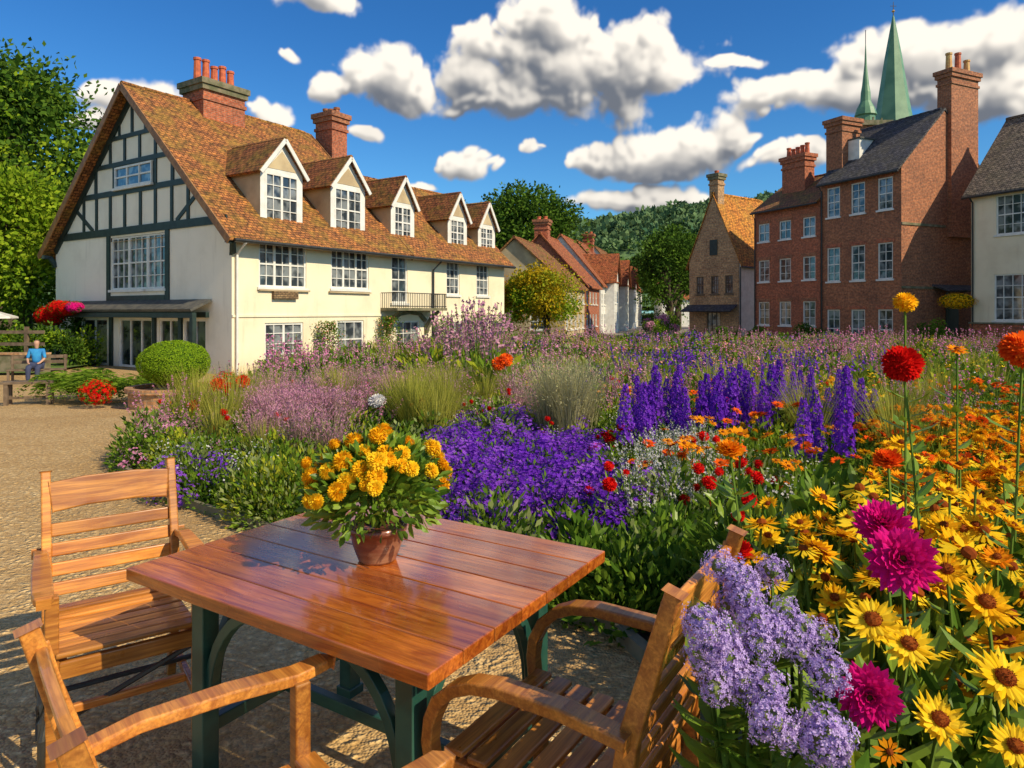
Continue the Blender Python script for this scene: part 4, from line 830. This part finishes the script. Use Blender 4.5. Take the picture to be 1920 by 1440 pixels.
def chair(loc,ang,bent=False,iron=False,w=.50,tall=0.0):
    e=empty('wooden_armchair',(loc[0],loc[1],0),ang); s=MB(); h=w/2
    for i in range(7):
        y=-.20+i*.072; s.box((0,y,.425+.012*abs(i-2.5)/2.5),(w-.02,.058,.018),WCHAIR)
    for sx in(-1,1):
        s.box((sx*(h-.03),.02,.39),(.03,.44,.05),WCHAIR)
        s.sweep([(sx*h,-.34,0),(sx*h,-.27,.2),(sx*h,-.235,.42),(sx*h,-.27,.65),(sx*h,-.36-tall*.3,.95+tall)],(1,0,0),.034,[.045,.05,.055,.05,.038],WCHAIR)
        if bent:
            s.sweep([(sx*(h+.02),-.28,.655),(sx*(h+.02),-.12,.675),(sx*(h+.02),.06,.675),(sx*(h+.02),.14,.662),(sx*(h+.02),.20,.635),(sx*(h+.02),.25,.59),(sx*(h+.015),.28,.53),(sx*(h+.015),.288,.47),(sx*(h+.01),.275,.38),(sx*h,.25,.2),(sx*h,.26,0)],(1,0,0),[.055,.06,.06,.058,.055,.05,.045,.043,.04,.04,.04],[.03,.032,.032,.033,.034,.036,.036,.036,.036,.04,.04],WCHAIR)
        else:
            s.sweep([(sx*(h+.02),-.30,.64),(sx*(h+.02),-.15,.665),(sx*(h+.025),.05,.66),(sx*(h+.025),.22,.645),(sx*(h+.025),.30,.655),(sx*(h+.025),.325,.65)],(1,0,0),[.045,.05,.062,.065,.055,.03],[.028,.03,.03,.03,.028,.024],WCHAIR)
            s.box((sx*h,.225,.32),(.042,.042,.64),WCHAIR)
        s.box((sx*(h-.01),-.02,.18),(.024,.47,.035),WCHAIR)
    s.box((0,.235,.385),(w-.04,.025,.06),WCHAIR); s.box((0,-.215,.385),(w-.04,.025,.06),WCHAIR); s.box((0,.1,.18),(w-.04,.024,.03),WCHAIR)
    for i in range(5 if tall else 4):
        z=.50+i*.075; y=-.25-.10*((z-.45)/.5)**1.3; s.box((0,y,z),(w-.03,.018,.052),WCHAIR,Matrix.Rotation(R(14),3,'X'))
    zt=.85+tall; yt=-.325-tall*.3
    s.sweep([(-h+.015,yt,zt),(-h*.4,yt-.007,zt+.012),(h*.4,yt-.007,zt+.012),(h-.015,yt,zt)],(0,1,.25),.022,.12,WCHAIR)
    s.obj('wooden_frame',e,bevel=.006)
    if iron:
        m=MB(); P=[(h+.03,.12+.16*math.cos(a),.16+.16*math.sin(a)) for a in np.linspace(-1.2,3.9,16)]; m.tube(P,.012,IRON,8); m.tube([(h+.03,-.02,.2),(-h-.03,-.02,.2)],.01,IRON,6); m.tube([(-h,.18,.34),(h,.05,.1)],.01,IRON,6); m.obj('iron_brace',e)
    return e
def facing(dx,dy): return math.atan2(dy,dx)-math.pi/2
chair((-1.50,2.66),facing(.58,-.81),iron=True,w=.46)
chair((-.56,1.47),facing(.76,.65))
chair((.17,1.90),facing(-.84,.54),bent=True,tall=.05)
# ------------------------------------------------------------------ potted chrysanthemum
e=empty('potted_chrysanthemum',(-.462,2.38,.752)); mb=MB()
PG=m_noise('glazed_pot',(.20,.055,.03),(.40,.20,.11),4,.35,stretch=(1,1,3),coat=.4)
mb.lathe([(.062,0),(.066,.008),(.085,.06),(.092,.10),(.100,.102),(.102,.122),(.092,.124),(.088,.112),(.01,.108)],(0,0,0),PG,32); mb.obj('pot',e,smooth=True)
s=Soup(); n=1700; d=rdir(n); d[:,2]=np.where(d[:,2]<-.5,-d[:,2],d[:,2]); rr=rng.random(n)**.35; P=d*rr[:,None]*np.array([.225,.225,.18])+np.array([0,0,.225])
s.leaves2(P,nrm(d+rdir(n)*.6+np.array([0,0,-.05])),.050*rng.uniform(.6,1.3,n),.022,LGG,-nrm(d+rdir(n)*.4)); 
for i in range(24):
    a=rng.uniform(0,6.28); s.stem([(0,0,.1),(math.cos(a)*.07,math.sin(a)*.07,.2),(math.cos(a)*.14,math.sin(a)*.14,.30)],.003,STEM)
s.obj('leaves',e); s=Soup(); hd=pompom(.031,190,YEL2,.7,YEL); hd2=pompom(.030,190,YEL,.7); 
for i in range(78):
    zz=1-i/78*1.02; th=i*2.39996+rng.normal(0,.25); q=math.sqrt(max(0,1-zz*zz)); dv=Vector((math.cos(th)*q,math.sin(th)*q,zz)); k=rng.uniform(.92,1.14); dv2=Vector((dv.x*.245*k,dv.y*.245*k,dv.z*.18*k))
    if (zz<.35 and rng.random()<.45) or rng.random()<.10: continue
    s.add(hd if i%2 else hd2,T_(dv2+Vector((0,0,.235)),th,rng.uniform(.7,1.2),dirn=dv))
s.obj('flowers',e)
# ------------------------------------------------------------------ topiary & planter etc.
x,y=-6.62,13.6; g=gz(x,y); e=empty('topiary_ball',(x,y,g)); s=Soup(); n=18000; d=rdir(n); bump=1+.012*np.sin(d[:,0]*9+d[:,1]*7); P=d*np.array([.66,.66,.44])*(rng.uniform(.96,1.0,n)*bump)[:,None]+np.array([0,0,.86])
TOP=m_leaf('topiary_leaf',(.14,.26,.010),(.29,.41,.022),.1); s.ball((0,0,.86),.61,LD,.68); s.leaves(P,nrm(d*.35+rdir(n)),.022,.016,TOP,nrm(d+rdir(n)*.3)); s.obj('clipped_foliage',e)
mb=MB(); mb.tube([(0,0,0),(0,0,.6)],.06,BARK,8); mb.obj('stem',e)
e=empty('brick_planter',(x-.1,y-.1,g)); mb=MB(); mb.lathe([(.80,0),(.80,.34),(.86,.34),(.86,.42),(.72,.42),(.72,.34),(.01,.33)],(.15,0,0),m_brick('planter_brick',(.55,.30,.14),(.42,.20,.09),(.34,.24,.15),.22,.075),28); mb.obj('planter_wall',e)
def fern(name,x,y,s_,seed):
    global rng; rng=np.random.default_rng(seed); s=Soup()
    for i in range(60):
        a=rng.uniform(0,6.28); L=rng.uniform(.5,.85)*s_; up=rng.uniform(.7,1.5); tt=np.linspace(.1,1,16); dx=np.array([math.cos(a),math.sin(a),0]); sd=np.array([-math.sin(a),math.cos(a),0])
        P=dx*(tt*L*.8)[:,None]+np.array([0,0,1.0])*((up*tt-up*.95*tt**2.2)*L)[:,None]+np.array([0,0,.15])
        for sg in(-1,1): s.leaves(P,nrm(sd*sg+dx*.4+np.array([0,0,-.15])),(.13*s_*np.sin(tt*2.6+.3)+.01),.03,LG)
    s.obj(name,loc=(x,y,gz(x,y)))
fern('fern',-9.2,14.6,1.5,51); fern('fern',-8.4,14.2,1.3,52); fern('fern',-9.9,15.6,1.6,53); fern('fern',-8.1,15.0,1.4,54)
rng=np.random.default_rng(99)
e=empty('wooden_bench',(-9.75,14.0,gz(0,14)),R(20)); mb=MB()
for i in range(3): mb.box((0,-.12+i*.12,.46),(.9,.1,.045),WOLD)
for sx in(-1,1):
    for sy in(-1,1): mb.box((sx*.36,sy*.12,.22),(.07,.07,.44),WOLD)
mb.box((0,0,.15),(.66,.04,.05),WOLD); mb.obj('bench_frame',e)
def flowerball(name,loc,r,pm,n=500,sz=.035,sq=.7,lm=LG):
    s=Soup(); d=rdir(n); s.leaves(d*r*.8*np.array([1,1,sq]),nrm(d+rdir(n)*.6),sz*2,sz,lm); d=rdir(n); florets(s,d*np.array([1,1,sq])*r*rng.uniform(.75,1.12,(n,1)),d,sz,pm,4); return s.obj(name,loc=loc)
hh=Matrix.Translation((-9.7,24,0))@Matrix.Rotation(math.atan2(.838,.545),4,'Z')
for v,zc,r in((10.9,1.45,.55),(10.1,1.75,.45),(9.4,1.75,.38),(8.8,1.8,.30)):
    p=hh@Vector((-1.0,v,zc)); flowerball('red_hanging_basket',p,r,RED if v>9.2 else MAG,900,.05)
flowerball('red_geraniums',(-7.9,13.2,gz(0,13)+.30),.30,RED,350,.03,.8); flowerball('red_geraniums',(-5.6,13.6,gz(0,13)+.40),.32,RED,350,.03,.8)
def person(x,y,rz):
    z=gz(x,y); e=empty('seated_person',(x,y,z),rz)
    def skin(name,V,E,Rd,mat,root=0):
        me=bpy.data.meshes.new(name); me.from_pydata(V,E,[]); ob=bpy.data.objects.new(name,me); scene.collection.objects.link(ob); ob.parent=e
        me.materials.append(mat); m=ob.modifiers.new('skin','SKIN'); sv=me.skin_vertices[0].data
        for i,r in enumerate(Rd): sv[i].radius=(r,r) if not isinstance(r,tuple) else r; sv[i].use_root=(i==root)
        m.use_smooth_shade=True; ob.modifiers.new('sub','SUBSURF').levels=2; ob.modifiers['sub'].render_levels=2
    BLUE=m_noise('blue_shirt',(.02,.20,.50),(.03,.30,.62),4,.8); REDT=m_noise('dark_trousers',(.03,.04,.09),(.05,.06,.12),4,.8); SK=m_noise('skin',(.55,.32,.22),(.48,.27,.18),6,.55); HR=m_noise('hair',(.05,.025,.012),(.09,.05,.025),20,.6)
    skin('lower_body',[(0,0,.52),(.10,.02,.50),(.12,.40,.50),(.12,.42,.08),(-.10,.02,.50),(-.12,.40,.50),(-.12,.42,.08)],[(0,1),(1,2),(2,3),(0,4),(4,5),(5,6)],[.15,.11,.085,.055,.11,.085,.055],REDT)
    skin('torso',[(0,0,.56),(0,-.01,.78),(0,-.01,.98),(.17,0,1.0),(.23,.06,.74),(-.17,0,1.0),(-.23,.06,.74)],[(0,1),(1,2),(2,3),(3,4),(2,5),(5,6)],[.14,.13,.11,.065,.045,.065,.045],BLUE)
    skin('arms_and_neck',[(.23,.06,.75),(.15,.28,.62),(.10,.36,.60)],[(0,1),(1,2)],[.038,.03,.025],SK); skin('forearm',[(-.23,.06,.75),(-.15,.28,.62),(-.10,.36,.60)],[(0,1),(1,2)],[.038,.03,.025],SK)
    skin('head',[(0,0,1.02),(0,.01,1.12),(0,.02,1.22),(0,.02,1.30)],[(0,1),(1,2),(2,3)],[.05,.06,.092,.07],SK)
    skin('hair',[(0,-.03,1.08),(0,-.035,1.2),(0,-.01,1.33)],[(0,1),(1,2)],[.075,.095,.075],HR)
    skin('shoes',[(.12,.42,.05),(.12,.55,.04)],[(0,1)],[.045,.035],HR); skin('shoe',[(-.12,.42,.05),(-.12,.55,.04)],[(0,1)],[.045,.035],HR)
    e2=empty('park_bench',(x,y,z),rz); b=MB()
    for i in range(3): b.box((0,-.16+i*.14,.40),(1.5,.12,.04),WOLD)
    for i in range(2): b.box((0,-.27,.62+i*.16),(1.5,.03,.1),WOLD)
    for sx in(-.7,.7): b.box((sx,-.26,.42),(.06,.06,.84),WOLD); b.box((sx,.14,.2),(.06,.06,.4),WOLD)
    b.obj('bench',e2)
person(-14.6,21.3,R(200))
LAWN=m_noise('lawn',(.07,.14,.02),(.15,.23,.035),2,.95,60,.6,.03)
mb=MB(); mb.poly([(-60,22.2,gz(0,22)+.05),(-16.6,24,gz(0,24)+.1),(-20,60,-.5),(-60,60,-.5)],LAWN); mb.obj('lawn')
e=empty('low_wall',(0,0,0)); mb=MB(); mb.sweep([(-40,23.5,-.2),(-16.4,24.5,-.25)],(0,1,0),.3,.7,STONECAP); mb.sweep([(-40,23.5,.18),(-16.4,24.5,.13)],(0,1,0),.38,.07,STONE); mb.obj('wall',e)
e=empty('timber_fence',(0,0,0)); mb=MB()
for i in range(9): x=-18.2-i*2; mb.box((x,26.0,.25),(.12,.12,1.6),WOLD)
for z in(.4,.85): mb.box((-26,25.95,z),(17,.04,.12),WOLD)
mb.obj('rails',e)
e=empty('white_parasol',(-21.0,26.8,gz(0,24))); mb=MB(); mb.tube([(0,0,0),(0,0,2.35)],.035,WOLD,8); mb.lathe([(1.6,1.95),(1.58,2.02),(.9,2.24),(.03,2.4)],(0,0,0),WPAINT,8,cap=False); mb.obj('canopy_and_pole',e)
for v in (3.9,7.3,11.1,13.7,16.2):
    s=Soup(); n=1500; P=np.stack([rng.normal(0,.35,n),rng.normal(0,.10,n),rng.random(n)**.8*rng.uniform(1.6,2.8)],1); P[:,0]*=(1.2-P[:,2]/3.2); s.leaves(P,rdir(n),.09,.05,LG if v<12 else LGREY); florets(s,P[:120]+rdir(120)*.05,rdir(120),.04,PINK if v>8 else SALM)
    p=hh@Vector((v,-.5,0)); s.obj('climbing_rose',loc=(p.x,p.y,gz(p.x,p.y)))
flowerball('hanging_ivy',(24.6,38.3,2.2),.9,YEL,900,.05,.45,LG)
shrub('shrub',23.3,37.5,1.3,.8,.9,[TM,LG],3500,.12,61); shrub('shrub',18.5,43,1.2,1,.7,[TM,TDk],3000,.12,62); shrub('shrub',14.5,45,2.2,1,.6,[TM,LG],3500,.12,63)
# ------------------------------------------------------------------ world: Nishita sky + generated cumulus field
STR=.15; SE,SR=R(38),R(124)
def vnoise(seed,nx,ny,ax,ay):
    r=np.random.default_rng(seed); g=r.random((ny+2,nx+1)).astype(np.float32); g[:,-1]=g[:,0]
    fx=ax*nx; fy=ay*ny; ix=np.floor(fx).astype(np.int32)%nx; iy=np.clip(np.floor(fy).astype(np.int32),0,ny); tx=fx-np.floor(fx); ty=fy-np.floor(fy)
    tx=tx*tx*(3-2*tx); ty=ty*ty*(3-2*ty); iy1=np.clip(iy+1,0,ny+1)
    return (g[iy,ix]*(1-tx)+g[iy,ix+1]*tx)*(1-ty)+(g[iy1,ix]*(1-tx)+g[iy1,ix+1]*tx)*ty
def blur(a,n):
    for ax in(0,1):
        b=a.copy()
        for k in range(1,n+1): b=b+np.roll(a,k,ax)+np.roll(a,-k,ax)
        a=b/(2*n+1)
    return a
def cumulus():
    W,H=4096,1024; a=np.linspace(0,1,W,endpoint=False,dtype=np.float32)[None,:].repeat(H,0); b=np.linspace(0,1,H,dtype=np.float32)[:,None].repeat(W,1)
    az=(a-.5)*2*np.pi; el=b*np.pi/2
    def fbm(seed,n0,octs,gain=.5,bil=False,wx=0,wy=0):
        s=0;amp=1;tot=0
        for o in range(octs):
            n=vnoise(seed+o,int(n0*2**o*4),int(n0*2**o),(a+wx)%1.0,np.clip(b+wy,0,1)); 
            if bil: n=np.abs(2*n-1)
            s=s+amp*n; tot+=amp; amp*=gain
        return s/tot
    wx=fbm(11,16,4)-.5; wy=fbm(31,16,4)-.5
    azw=az+wx*.07; elw=el+wy*.06
    cl=[(1065,125,215,100),(975,190,140,42),(1200,120,100,72),(1050,45,115,60),(925,90,70,50),(735,150,74,66),(608,168,44,30),(590,2,90,28),(1245,278,180,44),(1340,268,80,40),(1110,285,62,32),
     (1580,190,190,46),(1740,110,170,70),(1880,70,130,80),(1880,160,130,80),(1470,190,80,34),(885,305,62,30),(495,215,46,30),(235,180,100,42),(540,103,22,11),(680,262,30,15),(1000,275,28,18),(1385,125,52,14),(1190,368,150,32),(1480,300,90,32),(790,350,36,15),(170,225,50,24),
     (-300,150,220,90),(-700,60,300,120),(2300,120,260,110),(2700,260,300,90),(-500,330,250,60)]
    E=np.full_like(az,-1.5); r=np.random.default_rng(5)
    def blob(azc,elc,rx,ry,base,amp):
        x0=max(0,int((azc-rx*1.8+np.pi)/(2*np.pi)*W)); x1=min(W,int((azc+rx*1.8+np.pi)/(2*np.pi)*W)+1); y0=max(0,int((elc-ry*1.9)/(np.pi/2)*H)); y1=min(H,int((elc+ry*1.9)/(np.pi/2)*H)+1)
        if x1<=x0 or y1<=y0: return
        sl_=(slice(y0,y1),slice(x0,x1)); qx=(azw[sl_]-azc)/rx; qy=(elw[sl_]-elc)/ry; d=(1-np.sqrt(qx*qx+qy*qy))*amp
        d=np.minimum(d,(elw[sl_]-base)/(ry*.6)*amp+ .15); E[sl_]=np.maximum(E[sl_],d)
    def addc(azc,elc,rx,ry):
        base=elc-ry*.8; blob(azc,elc,rx*.95,ry*.85,base,.9)
        n=int(5+7*min(rx/ry,3.5))
        for i in range(n):
            t=r.uniform(-.85,.85); hgt=math.sqrt(1-t*t); rr=ry*r.uniform(.32,.62)*(1-.35*abs(t)); blob(azc+t*rx,elc-ry*.35+hgt*ry*r.uniform(.15,.95),rr*1.15,rr,base,.75)
    for px,py,rx,ry in cl:
        u=(px-960)/1300; v=(585-py)/1300; az0=math.atan(u); el0=math.atan(v*math.cos(az0)); k=math.cos(az0)**1.5; addc(az0,el0,rx*k/1300,ry*k/1300)
    for i in range(34):
        addc(r.choice([-1,1])*r.uniform(1.05,3.0),r.uniform(.08,.75),r.uniform(.12,.32),r.uniform(.05,.10))
    for i in range(9): addc(r.uniform(-1,1),r.uniform(.66,1.2),r.uniform(.15,.35),r.uniform(.06,.10))
    bl=fbm(51,20,6,.55,True,wx*.010,wy*.03); fb=fbm(71,26,5,.62)
    D=E+.03+(bl-.24)*.85+(fb-.5)*.85
    mask=np.clip((D+.02)/.34,0,1); mask=mask*mask*(3-2*mask)
    T=np.zeros_like(D); base=blur(np.clip(D,0,.8),2)
    for k,(st,wg) in enumerate(((4,.45),(9,.7),(15,.9),(23,1.0),(33,1.1),(45,1.1),(60,1.0),(78,.8))):
        T+=wg*np.roll(np.roll(base,-int(st*.9),0),-int(st*.45),1)
    lit=np.exp(-T*.42)
    f1=blur(np.clip(D,0,1.0),1); rel=np.clip((np.roll(np.roll(f1,-5,0),-3,1)-f1)*-1.1,-.16,.2)+np.clip((np.roll(np.roll(base,-14,0),-8,1)-base)*-.7,-.18,.2); lit=blur(np.clip(lit*1.05+rel+.10,0,1),1)
    img=bpy.data.images.new('cumulus_field',W,H,alpha=False,float_buffer=False); img.colorspace_settings.name='Non-Color'
    px=np.ones((H,W,4),np.float32); px[...,0]=mask; px[...,1]=lit; px[...,2]=0; img.pixels.foreach_set(px.ravel()); img.update(); img.pack(); return img
w=bpy.data.worlds.new('World'); scene.world=w; w.use_nodes=True; nt=w.node_tree; nt.nodes.clear()
sky=N(nt,'ShaderNodeTexSky',sky_type='NISHITA',sun_disc=False,sun_elevation=SE,sun_rotation=SR,air_density=1.0,dust_density=.3,ozone_density=3.0)
dirv=N(nt,'ShaderNodeTexCoord').outputs['Generated']; sp=N(nt,'ShaderNodeSeparateXYZ',{0:dirv})
az=math_(nt,'ARCTAN2',sp.outputs[0],sp.outputs[1]); el=math_(nt,'ARCSINE',sp.outputs[2])
uvv=N(nt,'ShaderNodeCombineXYZ',{0:math_(nt,'MULTIPLY_ADD',az,1/(2*math.pi),.5),1:math_(nt,'MULTIPLY',math_(nt,'MAXIMUM',el,.002),2/math.pi),2:0.0}).outputs[0]
ti=N(nt,'ShaderNodeTexImage',{'Vector':uvv}); ti.image=cumulus(); ti.interpolation='Cubic'; ti.extension='EXTEND'
sc=N(nt,'ShaderNodeSeparateColor',{0:ti.outputs[0]}); mask=math_(nt,'MULTIPLY',sc.outputs[0],maprange(nt,el,-.005,.02)); lit=sc.outputs[1]
k=1/STR
cc=mixc(nt,lit,(.17*k,.19*k,.23*k),(1.1*k,1.02*k,.90*k))
skc=mixc(nt,1.0,sky.outputs[0],(.20,.56,.90),'MULTIPLY')
haze=maprange(nt,el,0,.42); skc=mixc(nt,haze,mixc(nt,1.0,skc,(2.0,1.4,1.08),'MULTIPLY'),skc)
fin=mixc(nt,mask,skc,cc)
bg=N(nt,'ShaderNodeBackground',{'Color':fin,'Strength':STR}); wo=nt.nodes.new('ShaderNodeOutputWorld'); nt.links.new(bg.outputs[0],wo.inputs[0])
sd=Vector((math.sin(SR)*math.cos(SE),math.cos(SR)*math.cos(SE),math.sin(SE)))
L=bpy.data.lights.new('sun','SUN'); L.energy=5.0; L.angle=R(.53); L.color=(1,.86,.60); lo=bpy.data.objects.new('sun',L); scene.collection.objects.link(lo); lo.rotation_euler=(-sd).to_track_quat('-Z','Y').to_euler(); lo.location=(20,-5,30)
# camera
cd=bpy.data.cameras.new('camera'); cd.sensor_width=36; cd.lens=36*1300/1920; cd.shift_y=-135/1920; cd.clip_start=.05; cd.clip_end=3000
co=bpy.data.objects.new('camera',cd); scene.collection.objects.link(co); co.location=(0,0,1.6); co.rotation_euler=(R(90),0,0); scene.camera=co
scene.view_settings.view_transform='Standard'; scene.view_settings.look='None'; scene.view_settings.exposure=0
